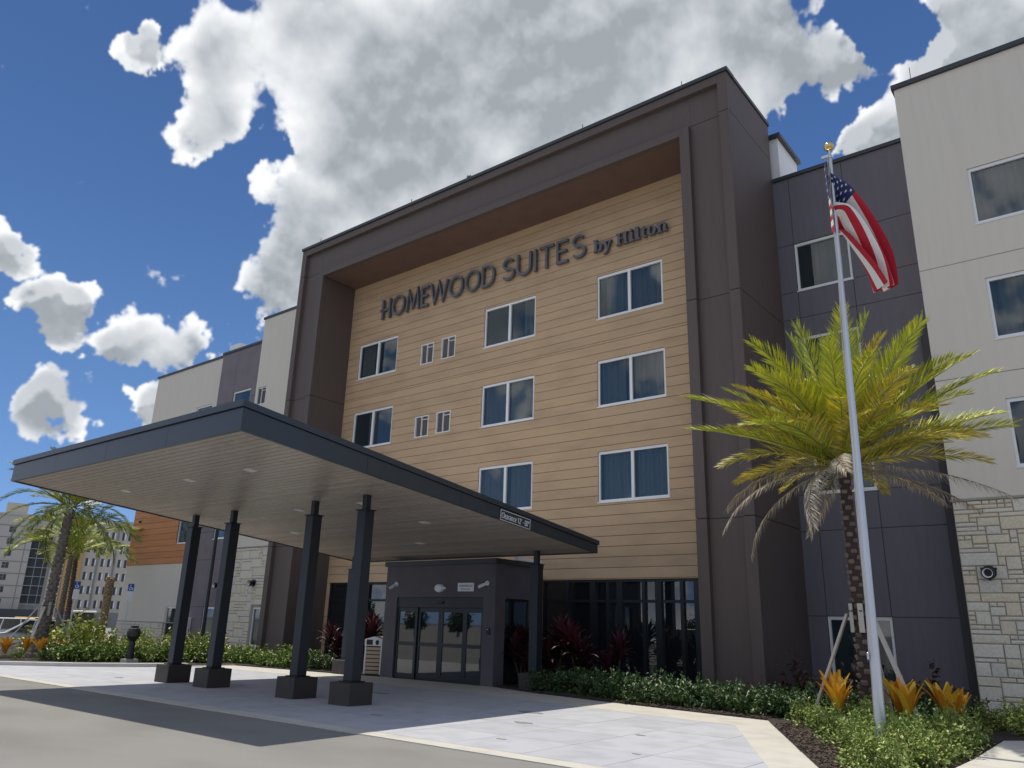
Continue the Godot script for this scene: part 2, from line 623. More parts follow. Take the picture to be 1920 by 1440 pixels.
	for q in [sg]:
		q.clearcoat_enabled = true
		q.clearcoat = 1.0
		q.clearcoat_roughness = 0.01
	# plants: the colour sits in the vertices
	for k in [["leaf_bright", 0.10, 0.17, 0.03], ["leaf_dark", 0.04, 0.07, 0.02], ["leaf_red", 0.10, 0.02, 0.03], ["leaf_orange", 0.5, 0.26, 0.01], ["frond", 0.2, 0.21, 0.05], ["frond_dry", 0.12, 0.1, 0.07]]:
		var m := mat(k[0], 1, 1, 1, 0.46)
		m.backlight_enabled = true
		m.backlight = Color(k[1] * 0.9, k[2] * 0.9, k[3] * 0.9).linear_to_srgb()
	M["frond_dry"].roughness = 0.7
	lay(mat("bark", 0.14, 0.098, 0.08, 0.9), spk, 2.0, grain, 1.0, 0.6)
	mat("edge_strip", 0.06, 0.056, 0.066, 0.7)
	lay(mat("bark_dark", 0.05, 0.034, 0.03, 0.95), spk, 2.0)
	lay(mat("bark_stub", 0.20, 0.15, 0.13, 0.9), spk, 2.0, grain, 1.0, 0.4)
	lay(mat("bark_tan", 0.40, 0.30, 0.20, 0.9), spk, 2.0, grain, 1.0, 0.6)
	lay(mat("bark_grey", 0.23, 0.20, 0.165, 0.9), spk, 2.0, grain, 1.0, 0.6)
	mat("stem", 0.09, 0.07, 0.04, 0.85)
	lay(mat("lumber", 0.54, 0.50, 0.45, 0.85), grain, Vector3(3, 0.4, 3), fine, 1.0)
	var al := mat("aluminium", 0.60, 0.62, 0.66, 0.36, 0.75)
	al.anisotropy_enabled = false
	mat("brass", 0.72, 0.55, 0.22, 0.16, 1.0)
	mat("rope", 0.5, 0.5, 0.48, 0.9)
	mat("board_tan", 0.48, 0.37, 0.25, 0.7)
	mat("car_white", 0.72, 0.73, 0.74, 0.25)
	M["car_white"].clearcoat_enabled = true
	mat("car_dark", 0.02, 0.022, 0.026, 0.25)
	mat("car_silver", 0.35, 0.36, 0.38, 0.3, 0.4)
	mat("tyre", 0.015, 0.015, 0.015, 0.85)
	mat("rim", 0.4, 0.4, 0.42, 0.35, 0.8)
	mat("car_glass", 0.01, 0.014, 0.018, 0.06)
	mat("yellow", 0.62, 0.36, 0.03, 0.5)
	mat("green_paint", 0.02, 0.16, 0.09, 0.5)
	mat("red_paint", 0.42, 0.05, 0.04, 0.5)
	mat("orange_paint", 0.6, 0.16, 0.02, 0.6)
	mat("sign_blue", 0.01, 0.07, 0.42, 0.45)
	mat("far_concrete", 0.50, 0.475, 0.43, 0.9)
	mat("far_tan", 0.56, 0.33, 0.12, 0.9)
	mat("far_beige", 0.56, 0.50, 0.41, 0.9)
	mat("far_blue", 0.03, 0.06, 0.14, 0.8)
	mat("far_dark", 0.06, 0.07, 0.08, 0.7)
	mat("far_line", 0.27, 0.26, 0.25, 0.9)
	mat("scaffold", 0.45, 0.46, 0.47, 0.6)
	mat("bird", 0.09, 0.09, 0.10, 0.8)

# ---- the hotel ---------------------------------------------------------------------------
const F2 := [5.306, 6.905]
const F3 := [8.39, 9.965]
const F4 := [11.449, 13.015]
const F1 := [0.41, 2.03]

# one window: reveal, frame, mullion, panes and what stands behind the glass
func window(parent: Node, x0: float, x1: float, ys: Array, z: float, panes := 2, curtains := [[0.0, 0.48], [0.52, 1.0]]) -> void:
	var w := x1 - x0
	var h: float = ys[1] - ys[0]
	var o := holder("window", parent, Vector3(x0, ys[0], z))
	var b := MB.new()
	var fz := -0.035
	var fw := 0.065
	for e in [[Vector3(0, 0, 0), Vector3(w, fw, 0)], [Vector3(0, h - fw * 1.3, 0), Vector3(w, h, 0)], [Vector3(0, fw, 0), Vector3(fw, h - fw * 1.3, 0)], [Vector3(w - fw, fw, 0), Vector3(w, h - fw * 1.3, 0)]]:
		b.span(e[0] + Vector3(0, 0, fz - 0.09), e[1] + Vector3(0, 0, fz))
	b.span(Vector3(-0.02, -0.035, -0.06), Vector3(w + 0.02, -0.001, 0.02))
	put("frame", b.mesh(), M.window_white, o)
	var pw := (w - fw * 2.0) / panes
	for i in panes:
		var a := fw + pw * i
		if i > 0:
			put("mullion", spanm(Vector3(a - 0.05, fw, fz - 0.085), Vector3(a + 0.05, h - fw * 1.3, fz + 0.012)), M.window_white, o)
		var g := MB.new()
		g.box(Vector3(a + pw * 0.5, h * 0.5, fz - 0.055), Vector3(pw + 0.02, h - fw * 1.6, 0.008))
		put("pane", g.mesh(), M.glass, o)
	# the room behind
	var r := MB.new()
	var d := -1.1
	var k := 0.12
	r.quad(Vector3(-k, -k, d), Vector3(w + k, -k, d), Vector3(w + k, h + k, d), Vector3(-k, h + k, d), Vector3.BACK)
	r.quad(Vector3(-k, -k, d), Vector3(-k, -k, -0.13), Vector3(-k, h + k, -0.13), Vector3(-k, h + k, d), Vector3.RIGHT)
	r.quad(Vector3(w + k, -k, d), Vector3(w + k, -k, -0.13), Vector3(w + k, h + k, -0.13), Vector3(w + k, h + k, d), Vector3.LEFT)
	r.quad(Vector3(-k, h + k, d), Vector3(-k, h + k, -0.13), Vector3(w + k, h + k, -0.13), Vector3(w + k, h + k, d), Vector3.DOWN)
	r.quad(Vector3(-k, -k, d), Vector3(-k, -k, -0.13), Vector3(w + k, -k, -0.13), Vector3(w + k, -k, d), Vector3.UP)
	put("room", r.mesh(), M.room, o)
	for c in curtains:
		var m := MB.new()
		var n := int(maxf(8.0, (c[1] - c[0]) * w * 34.0))
		var ph := rf(0, 6)
		var px := []
		for i in n + 1:
			var f := float(i) / n
			px.append(Vector3(lerpf(c[0], c[1], f) * w, 0, -0.26 + 0.055 * sin(i * 1.2 + ph) + 0.03 * sin(i * 0.47 + ph * 2.0)))
		for i in n:
			m.quad(px[i] + Vector3(0, 0.02, 0), px[i + 1] + Vector3(0, 0.02, 0), px[i + 1] + Vector3(0, h, 0), px[i] + Vector3(0, h, 0), Vector3.BACK)
		put("curtain", m.mesh(), M.curtain, o)

# a small louvred opening of the room's air unit
func vent(parent: Node, x0: float, x1: float, y0: float, y1: float, z: float) -> void:
	var w := x1 - x0
	var h := y1 - y0
	var o := holder("air_grille", parent, Vector3(x0, y0, z))
	var b := MB.new()
	var t := 0.035
	for e in [[0.0, 0.0, w, t], [0.0, h - t, w, h], [0.0, t, t, h - t], [w - t, t, w, h - t]]:
		b.span(Vector3(e[0], e[1], -0.06), Vector3(e[2], e[3], 0.012))
	put("frame", b.mesh(), M.white_metal, o)
	put("mullion", spanm(Vector3(w * 0.46, t, -0.05), Vector3(w * 0.46 + 0.03, h - t, 0.006)), M.white_metal, o)
	put("rail", spanm(Vector3(w * 0.46 + 0.03, h * 0.80, -0.05), Vector3(w - t, h * 0.80 + 0.022, 0.003)), M.white_metal, o)
	var l := MB.new()
	for i in 14:
		l.box(Vector3(w * 0.5, t + (i + 0.5) * (h - t * 2) / 14.0, -0.065), Vector3(w - t * 2, 0.05, 0.008), Basis(Vector3.RIGHT, 0.7))
	var lv := put("louvre", l.mesh(), M.grille, o)
	lv.set_meta("kind", "stuff")
	put("backing", spanm(Vector3(0.01, 0.01, -0.16), Vector3(w - 0.01, h - 0.01, -0.11)), M.night, o)

# panels side by side with thin open joints, on a dark backing; the backing itself is returned
func panelled(called: String, parent: Node, xs: Array, ys: Array, z: float, holes: Array, m: Material, joint := "panel_joint", gap := 0.016) -> MeshInstance3D:
	var full := R(xs[0], ys[0], xs[-1], ys[-1])
	var back := put(called, holed(full, holes, z - 0.22, z - 0.02), M[joint], parent)
	for i in xs.size() - 1:
		for j in ys.size() - 1:
			var r := R(xs[i] + (0.0 if i == 0 else gap * 0.5), ys[j] + (0.0 if j == 0 else gap * 0.5), xs[i + 1] - (0.0 if i == xs.size() - 2 else gap * 0.5), ys[j + 1] - (0.0 if j == ys.size() - 2 else gap * 0.5))
			if pieces(r, holes).is_empty():
				continue
			put("panel", holed(r, holes, z - 0.019, z), m, back)
	return back

# boards one over the other, cut round the openings
func boarded(called: String, parent: Node, x0: float, x1: float, ys: Array, z: float, holes: Array, tone: String, tones: int, joint: String) -> void:
	var back := put(called, holed(R(x0, ys[0], x1, ys[-1]), holes, z - 0.24, z - 0.022), M[joint], parent)
	for j in ys.size() - 1:
		var r := R(x0, ys[j] + 0.014, x1, ys[j + 1])
		var parts := []
		for q: Rect2 in pieces(r, holes):
			var into := []
			for g in parts:
				for w: Rect2 in g:
					if w.grow(0.001).intersects(q):
						into.append(g)
						break
			var joined := [q]
			for g in into:
				joined.append_array(g)
				parts.erase(g)
			parts.append(joined)
		for g in parts:
			var b := MB.new()
			board_piece(b, g, r, z)
			put("board", b.mesh(), M[tone + str((j * 7 + j / 3) % tones)], back)

func board_piece(b: MB, rects: Array, r: Rect2, z: float) -> void:
		for q: Rect2 in rects:
			var a := Vector3(q.position.x, q.position.y, z)
			var e := Vector3(q.end.x, q.end.y, z)
			# each board leans out a little at its foot
			var f0 := 0.006 * (r.end.y - a.y) / r.size.y
			var f1 := 0.006 * (r.end.y - e.y) / r.size.y
			b.quad(Vector3(a.x, a.y, z + f0), Vector3(e.x, a.y, z + f0), Vector3(e.x, e.y, z + f1), Vector3(a.x, e.y, z + f1), Vector3.BACK)
			b.quad(Vector3(a.x, a.y, z + f0), Vector3(e.x, a.y, z + f0), Vector3(e.x, a.y, z - 0.021), Vector3(a.x, a.y, z - 0.021), Vector3.DOWN)
			b.quad(Vector3(a.x, e.y, z + f1), Vector3(e.x, e.y, z + f1), Vector3(e.x, e.y, z - 0.021), Vector3(a.x, e.y, z - 0.021), Vector3.UP)
			b.quad(Vector3(a.x, a.y, z + f0), Vector3(a.x, e.y, z + f1), Vector3(a.x, e.y, z - 0.021), Vector3(a.x, a.y, z - 0.021), Vector3.LEFT)
			b.quad(Vector3(e.x, a.y, z + f0), Vector3(e.x, e.y, z + f1), Vector3(e.x, e.y, z - 0.021), Vector3(e.x, a.y, z - 0.021), Vector3.RIGHT)

# coursed limestone: blocks of many sizes packed on a unit grid, each block a piece of its own
func stones(called: String, parent: Node, x0: float, x1: float, y0: float, y1: float, z: float, holes: Array, ux := 0.15, uy := 0.098) -> void:
	var back := put(called, holed(R(x0, y0, x1, y1), holes, z - 0.2, z - 0.028), M.mortar, parent)
	var nx := int(round((x1 - x0) / ux))
	var ny := int(round((y1 - y0) / uy))
	ux = (x1 - x0) / nx
	uy = (y1 - y0) / ny
	var used := PackedByteArray()
	used.resize(nx * ny)
	for j in ny:
		for i in nx:
			var c := Vector2(x0 + (i + 0.5) * ux, y0 + (j + 0.5) * uy)
			for h: Rect2 in holes:
				if h.grow(0.02).has_point(c):
					used[j * nx + i] = 1
	var sizes := [[3, 2], [2, 2], [4, 2], [2, 1], [3, 3], [4, 3], [5, 2], [3, 1], [2, 3], [1, 1], [5, 3], [1, 2], [4, 1]]
	for j in ny:
		for i in nx:
			if used[j * nx + i]:
				continue
			var best := [1, 1]
			for tr in 4:
				var s: Array = sizes[rng.randi() % sizes.size()]
				var ok: bool = i + s[0] <= nx and j + s[1] <= ny
				if ok:
					for a in s[0]:
						for b in s[1]:
							if used[(j + b) * nx + i + a]:
								ok = false
				if ok:
					best = s
					break
			for a in best[0]:
				for b in best[1]:
					used[(j + b) * nx + i + a] = 1
			var w: float = best[0] * ux - 0.016 - rf(0, 0.006)
			var h: float = best[1] * uy - 0.015 - rf(0, 0.006)
			var m := MB.new()
			# a split face: a ring of chamfer and an uneven middle
			var d := rf(-0.004, 0.012)
			var q := []
			for g in [[-1, -1], [1, -1], [1, 1], [-1, 1]]:
				q.append(Vector3(g[0] * (w * 0.5 - 0.013 - rf(0, 0.006)), g[1] * (h * 0.5 - 0.011 - rf(0, 0.005)), d + rf(-0.005, 0.005)))
			var e := []
			for g in [[-1, -1], [1, -1], [1, 1], [-1, 1]]:
				e.append(Vector3(g[0] * (w * 0.5 - rf(0, 0.004)), g[1] * (h * 0.5 - rf(0, 0.003)), d - 0.014))
			var mid := Vector3(rf(-0.2, 0.2) * w, rf(-0.2, 0.2) * h, d + rf(0.0, 0.012))
			for k in 4:
				var k2 := (k + 1) % 4
				m.tri(mid, q[k], q[k2], Vector3.BACK)
				m.quad(q[k], q[k2], e[k2], e[k], e[k] + e[k2] + Vector3(0, 0, 0.02))
				m.quad(e[k], e[k2], e[k2] - Vector3(0, 0, 0.03), e[k] - Vector3(0, 0, 0.03), Vector3(e[k].x + e[k2].x, e[k].y + e[k2].y, 0))
			var o := put("stone", m.mesh(), M["stone%d" % (rng.randi() % 5)], back)
			o.position = Vector3(x0 + (i + best[0] * 0.5) * ux, y0 + (j + best[1] * 0.5) * uy, z)

func hole(x0: float, x1: float, ys: Array) -> Rect2:
	return R(x0, ys[0] - 0.004, x1, ys[1] + 0.004).grow(0.0)

func build_hotel() -> void:
	var H := thing("hotel_building", "four-storey hotel with wood-look boards in a brown portal between grey and beige wings", "hotel")
	# --- middle: boards between the portal's legs
	var cols := [[-13.684, -11.289], [-6.545, -4.134], [-1.536, 0.929]]
	var holes := []
	for c in cols:
		for f in [F2, F3, F4]:
			holes.append(hole(c[0], c[1], f))
	var vents := [[-9.86, -9.17, 11.40, 12.25], [-8.73, -8.0, 11.42, 12.29], [-9.93, -9.21, 8.42, 9.26], [-8.79, -8.06, 8.45, 9.28]]
	for q in vents:
		holes.append(R(q[0], q[2], q[1], q[3]))
	holes.append(R(-3.63, -0.1, 2.577, 2.97))
	holes.append(R(-14.2, -0.1, -6.9, 2.99))
	holes.append(R(-6.9, -0.1, -3.9, 2.5))
	var ys := []
	for k in 25:
		ys.append(lerpf(2.99, 10.53, k / 24.0))
	ys.append(10.612)
	for k in 17:
		ys.append(lerpf(10.612, 15.861, (k + 1) / 17.0))
	ys.push_front(1.7)
	ys.push_front(0.85)
	ys.push_front(0.0)
	boarded("wood_wall", H, -14.381, 2.577, ys, 0.0, holes, "siding", 4, "siding_joint")
	var plan := [
		[[[0.22, 0.50]], [[0.30, 0.50]], [[0.0, 0.33]]],
		[[[0.0, 0.47], [0.53, 1.0]], [[0.0, 0.46], [0.52, 1.0]], [[0.72, 1.0]]],
		[[[0.03, 0.44], [0.54, 0.97]], [[0.0, 0.38], [0.50, 0.95]], [[0.08, 0.49], [0.51, 1.0]]]]
	for i in 3:
		for j in 3:
			window(H, cols[i][0], cols[i][1], [F2, F3, F4][j], 0.0, 2, plan[i][j])
	for q in vents:
		vent(H, q[0], q[1], q[2], q[3], 0.0)
	# --- brown portal: two legs and a lintel, each a core with proud trims and jointed panels
	var lv := [0.0, 4.33, 10.45, 16.17, 17.5]
	for side in 2:
		var x0: float = [-16.053, 2.577][side]
		var x1: float = [-14.381, 4.157][side]
		var leg := put("portal_leg", spanm(Vector3(x0 + 0.03, 0, -1.49), Vector3(x1 - 0.03, 17.49, 1.64)), M.brown_joint, H)
		var inner := x1 if side == 0 else x0
		var sg := -1.0 if side == 0 else 1.0
		for k in 4:
			var a: float = lv[k] + (0.009 if k else 0.0)
			var b: float = lv[k + 1] - 0.009
			# field, inner trim, outer trim, outer cheek, inner cheek
			var t1 := inner + sg * 0.31
			var t2 := (x0 if side == 0 else x1) - sg * 0.30
			put("front_panel", spanm(Vector3(t1 + sg * 0.002, a, 1.64), Vector3(t2 - sg * 0.002, b, 1.665)), M.brown_panel, leg)
			if k < 3:
				put("inner_trim", spanm(Vector3(inner, a, 1.64), Vector3(t1, b if k < 2 else 16.12, 1.824), 0.006), M.brown_panel, leg)
			put("outer_trim", spanm(Vector3(t2, a, 1.64), Vector3(x0 if side == 0 else x1, b, 1.824), 0.006), M.brown_panel, leg)
			if k < 3:
				put("inner_cheek", spanm(Vector3(inner, a, -0.02), Vector3(inner + sg * 0.03, minf(b, 15.84), 1.638)), M.brown_panel, leg)
			put("outer_cheek", spanm(Vector3((x0 if side == 0 else x1), a, -1.5), Vector3((x0 if side == 0 else x1) - sg * 0.03, b, 1.638)), M.brown_panel, leg)
	var lin := put("portal_lintel", spanm(Vector3(-14.35, 15.9, -1.0), Vector3(2.55, 17.49, 1.64)), M.brown_joint, H)
	put("front_panel", spanm(Vector3(-14.69, 16.125, 1.64), Vector3(2.885, 17.20, 1.664)), M.brown_panel, lin)
	put("inner_trim", spanm(Vector3(-14.381, 15.861, 1.641), Vector3(2.577, 16.121, 1.823), 0.006), M.brown_panel, lin)
	put("top_trim", spanm(Vector3(-15.752, 17.205, 1.641), Vector3(3.855, 17.49, 1.823), 0.006), M.brown_panel, lin)
	put("soffit_panel", spanm(Vector3(-14.379, 15.861, -0.02), Vector3(2.575, 15.898, 1.639)), M.brown_soffit, lin)
	put("coping", spanm(Vector3(-16.10, 17.495, 1.32), Vector3(4.21, 17.625, 1.88), 0.012), M.coping, H)
	put("coping", spanm(Vector3(3.80, 17.496, -1.55), Vector3(4.20, 17.624, 1.319), 0.012), M.coping, H)
	put("coping", spanm(Vector3(-16.10, 17.496, -1.55), Vector3(-15.70, 17.624, 1.319), 0.012), M.coping, H)
	for x in [-15.2, -9.4, -1.1, 2.6]:
		put("lightning_rod", spanm(Vector3(x, 17.62, 1.55), Vector3(x + 0.018, 18.02, 1.568)), M.coping, H)
	var pent := MB.new()
	pent.span(Vector3(0.6, 15.0, -3.6), Vector3(4.35, 17.1, -1.75))
	put("roof_penthouse", pent.mesh(), M.white_metal, H)
	put("penthouse_coping", spanm(Vector3(0.5, 17.101, -3.7), Vector3(4.47, 17.24, -1.65)), M.coping, H)
	# --- grey recessed wall on the right
	var gh := []
	for f in [F1, F2, F3, F4]:
		gh.append(hole(4.66, 6.25, f))
	panelled("grey_wall", H, [4.157, 4.656, 6.254, 8.26], [0.0, 0.40, 2.035, 4.28, 5.30, 6.91, 8.385, 10.57, 11.445, 13.02, 15.33], -1.5, gh, M.dark_panel)
	for k in 4:
		window(H, 4.66, 6.25, [F1, F2, F3, F4][k], -1.5, 1, [[[0.78, 1.0]], [[0.32, 1.0]], [[0.0, 1.0]], [[0.30, 0.93]]][k])
	put("edge_strip", spanm(Vector3(7.80, 0.0, -1.499), Vector3(8.25, 9.6, -1.36), 0.01), M.edge_strip, H)
	put("coping", spanm(Vector3(4.16, 15.331, -1.9), Vector3(8.26, 15.45, -1.44)), M.coping, H)
	# --- beige right wing
	var wh := []
	for f in [F2, F3, F4]:
		wh.append(hole(9.59, 12.0, f))
	panelled("stucco_wall", H, [8.2, 14.6], [4.66, 7.56, 10.52, 16.05], 0.0, wh, M.stucco, "mortar", 0.02)
	for k in 3:
		window(H, 9.59, 12.0, [F2, F3, F4][k], 0.0, 1, [[[0.22, 1.0]], [[0.0, 1.0]], [[0.02, 0.8]]][k])
	put("coping", spanm(Vector3(8.14, 16.051, -0.5), Vector3(14.66, 16.2, 0.07), 0.008), M.coping, H)
	put("stone_cap", spanm(Vector3(8.17, 4.60, -0.1), Vector3(12.2, 4.655, 0.05), 0.006), M.mortar, H)
	stones("stone_veneer", H, 8.2, 12.2, 0.0, 4.598, 0.03, [])
	put("lightning_rod", spanm(Vector3(8.65, 16.2, 0.0), Vector3(8.665, 16.6, 0.015)), M.coping, H)
	put("side_wall", spanm(Vector3(8.2, 0.0, -1.6), Vector3(8.4, 16.04, -0.222)), M.stucco, H)
	put("wing_wall", spanm(Vector3(12.201, 0.0, -0.22), Vector3(14.6, 4.655, 0.0)), M.stucco, H)
	# --- beige tower left of the portal
	var th := [hole(-19.32, -17.7, F1), R(-21.12, 8.46, -20.38, 9.3), R(-21.12, 11.46, -20.38, 12.36), R(-21.12, 5.4, -20.38, 6.24)]
	panelled("stucco_wall", H, [-21.30, -16.06], [4.66, 16.0], 0.0, th, M.stucco, "mortar")
	stones("stone_veneer", H, -21.30, -16.06, 0.0, 4.598, 0.03, th, 0.19, 0.125)
	put("stone_cap", spanm(Vector3(-21.33, 4.60, -0.1), Vector3(-16.06, 4.655, 0.05), 0.006), M.mortar, H)
	window(H, -19.32, -17.7, F1, 0.0, 1, [[0.0, 0.2]])
	for y in [5.4, 8.46, 11.46]:
		vent(H, -21.12, -20.38, y, y + 0.86, 0.0)
	put("coping", spanm(Vector3(-21.36, 16.001, -0.5), Vector3(-16.06, 16.12, 0.06), 0.008), M.coping, H)
	put("side_wall", spanm(Vector3(-21.30, 0.0, -1.4), Vector3(-21.1, 15.99, -0.222)), M.stucco, H)
	# --- plum recess and the end tower with orange boards
	var ph := []
	for f in [F1, F2, F3, F4]:
		ph.append(hole(-24.96, -23.35, f))
	panelled("plum_wall", H, [-26.5, -24.98, -21.1], [0.0, 2.04, 4.30, 5.69, 8.38, 11.44, 12.54, 15.4], -1.0, ph, M.plum_panel)
	for f in [F1, F2, F3, F4]:
		window(H, -24.96, -23.35, f, -1.0, 1, [[0.0, 0.3]])
	put("coping", spanm(Vector3(-26.5, 15.401, -1.5), Vector3(-21.31, 15.53, -0.94)), M.coping, H)
	put("parapet_end", spanm(Vector3(-26.5, 15.531, -1.9), Vector3(-25.5, 16.05, -1.3)), M.white_metal, H)
	var eh := []
	for f in [F1, F2, F3, F4]:
		eh.append(hole(-29.6, -28.0, f))
	var oy := []
	for k in 11:
		oy.append(4.26 + 0.333 * k)
	boarded("orange_wall", H, -34.75, -26.5, oy, -1.58, eh, "orange_board", 2, "orange_joint")
	panelled("stucco_wall", H, [-34.75, -26.5], [7.591, 10.52, 15.65], -1.6, eh, M.stucco, "mortar")
	panelled("stucco_wall", H, [-34.75, -26.5], [1.24, 4.259], -1.6, eh, M.stucco, "mortar")
	stones("stone_veneer", H, -34.75, -26.5, 0.0, 1.2, -1.57, eh, 0.24, 0.15)
	put("stone_cap", spanm(Vector3(-34.78, 1.201, -1.7), Vector3(-26.5, 1.239, -1.56)), M.mortar, H)
	for f in [F1, F2, F3, F4]:
		window(H, -29.6, -28.0, f, -1.6, 1, [[0.0, 0.45]])
	put("coping", spanm(Vector3(-34.82, 15.651, -2.1), Vector3(-26.51, 15.78, -1.54)), M.coping, H)
	put("roof_hatch", spanm(Vector3(-34.7, 15.78, -3.2), Vector3(-34.2, 16.15, -2.7)), M.coping, H)
	# --- storefront glass on both sides of the entrance
	storefront(H, -3.63, 2.577, 2.97, [-2.7, -1.77, -1.24, -0.83, -0.02, 0.45, 1.19, 1.66])
	storefront(H, -14.2, -6.9, 2.99, [-12.64, -11.96, -10.7, -9.4, -8.1])
	# --- entrance vestibule
	var vf := holder("vestibule", H)
	var fh := [R(-6.25, -0.1, -2.85, 2.275)]
	put("front_wall", holed(R(-6.76, 0.0, -2.43, 3.19), fh, 3.6, 3.8), M.vestibule_stucco, vf)
	put("side_wall", spanm(Vector3(-2.63, 0, 3.36), Vector3(-2.43, 3.19, 3.599)), M.vestibule_stucco, vf)
	put("side_wall", spanm(Vector3(-2.63, 2.27, 2.26), Vector3(-2.43, 3.19, 3.359)), M.vestibule_stucco, vf)
	put("side_wall", spanm(Vector3(-2.63, 0, 1.7), Vector3(-2.43, 3.19, 2.259)), M.vestibule_stucco, vf)
	put("side_wall", spanm(Vector3(-6.76, 0, 1.7), Vector3(-6.56, 3.19, 3.599)), M.vestibule_stucco, vf)
	put("back_wall", spanm(Vector3(-6.559, 0, 1.7), Vector3(-2.631, 3.19, 1.8)), M.room_dark, vf)
	put("passage_wall", spanm(Vector3(-3.85, 0, 0.0), Vector3(-3.65, 3.0, 1.699)), M.siding1, vf)
	put("passage_wall", spanm(Vector3(-6.9, 0, 0.0), Vector3(-6.7, 3.0, 1.699)), M.siding1, vf)
	put("passage_wall", spanm(Vector3(-6.9, 3.001, 0.0), Vector3(-3.65, 3.15, 1.699)), M.siding1, vf)
	put("roof", spanm(Vector3(-6.759, 3.191, 1.7), Vector3(-2.431, 3.25, 3.799)), M.coping, vf)
	put("white_flashing", spanm(Vector3(-2.52, 3.33, 1.75), Vector3(-2.40, 3.42, 2.9)), M.window_white, vf)
	put("coping", spanm(Vector3(-6.82, 3.18, 3.67), Vector3(-2.37, 3.32, 3.87), 0.008), M.coping, vf)
	put("coping", spanm(Vector3(-2.525, 3.182, 1.695), Vector3(-2.355, 3.318, 3.665), 0.008), M.coping, vf)
	put("coping", spanm(Vector3(-6.835, 3.182, 1.695), Vector3(-6.665, 3.318, 3.665), 0.008), M.coping, vf)
	put("side_glass", spanm(Vector3(-2.50, 0.08, 2.261), Vector3(-2.488, 2.26, 3.358)), M.store_glass, vf)
	put("floor", spanm(Vector3(-6.55, 0.0, 1.81), Vector3(-2.64, 0.03, 3.6)), M.floor_tile, vf)
	# sliding doors: two leaves between two sidelights, under a dark header
	put("door_header", spanm(Vector3(-6.248, 1.99, 3.62), Vector3(-2.852, 2.272, 3.765), 0.006), M.dark_metal, vf)
	put("door_sensor", spanm(Vector3(-4.62, 2.1, 3.766), Vector3(-4.36, 2.16, 3.81), 0.012), M.black, vf)
	for q in [[-6.245, -5.40, 3.70], [-5.395, -4.50, 3.66], [-4.495, -3.56, 3.66], [-3.555, -2.855, 3.70]]:
		var w: float = q[1] - q[0]
		var dn := holder("sliding_door" if q[2] < 3.68 else "sidelight", H, Vector3(q[0], 0, q[2]))
		var fr := MB.new()
		for e in [[0.0, 0.03, 0.09, 1.985], [w - 0.09, 0.03, w, 1.985], [0.091, 0.03, w - 0.091, 0.17], [0.091, 0.93, w - 0.091, 1.03], [0.091, 1.87, w - 0.091, 1.985]]:
			fr.span(Vector3(e[0], e[1], 0), Vector3(e[2], e[3], 0.045))
		put("frame", fr.mesh(), M.dark_metal, dn)
		put("pane", spanm(Vector3(0.08, 0.16, 0.018), Vector3(w - 0.08, 0.94, 0.026)), M.store_glass, dn)
		put("pane", spanm(Vector3(0.08, 1.02, 0.018), Vector3(w - 0.08, 1.88, 0.026)), M.store_glass, dn)
	# --- roof and rear, so that no daylight enters from behind
	put("roof", spanm(Vector3(-34.75, 15.0, -18), Vector3(8.2, 15.2, -1.9)), M.far_concrete, H)
	put("roof", spanm(Vector3(8.2, 15.6, -18), Vector3(14.6, 15.8, -0.3)), M.far_concrete, H)
	put("roof", spanm(Vector3(-21.3, 15.6, -1.9), Vector3(-16.05, 15.8, -0.3)), M.far_concrete, H)
	put("roof", spanm(Vector3(-16.0, 17.2, -1.5), Vector3(4.1, 17.4, 1.6)), M.far_concrete, H)
	put("rear_wall", spanm(Vector3(-34.75, 0, -18.2), Vector3(14.6, 15.0, -18.0)), M.stucco, H)
	put("rear_wall", spanm(Vector3(-34.75, 0, -18.0), Vector3(-34.55, 15.64, -1.83)), M.stucco, H)
	put("rear_wall", spanm(Vector3(14.4, 0, -18.0), Vector3(14.6, 15.6, -0.23)), M.stucco, H)

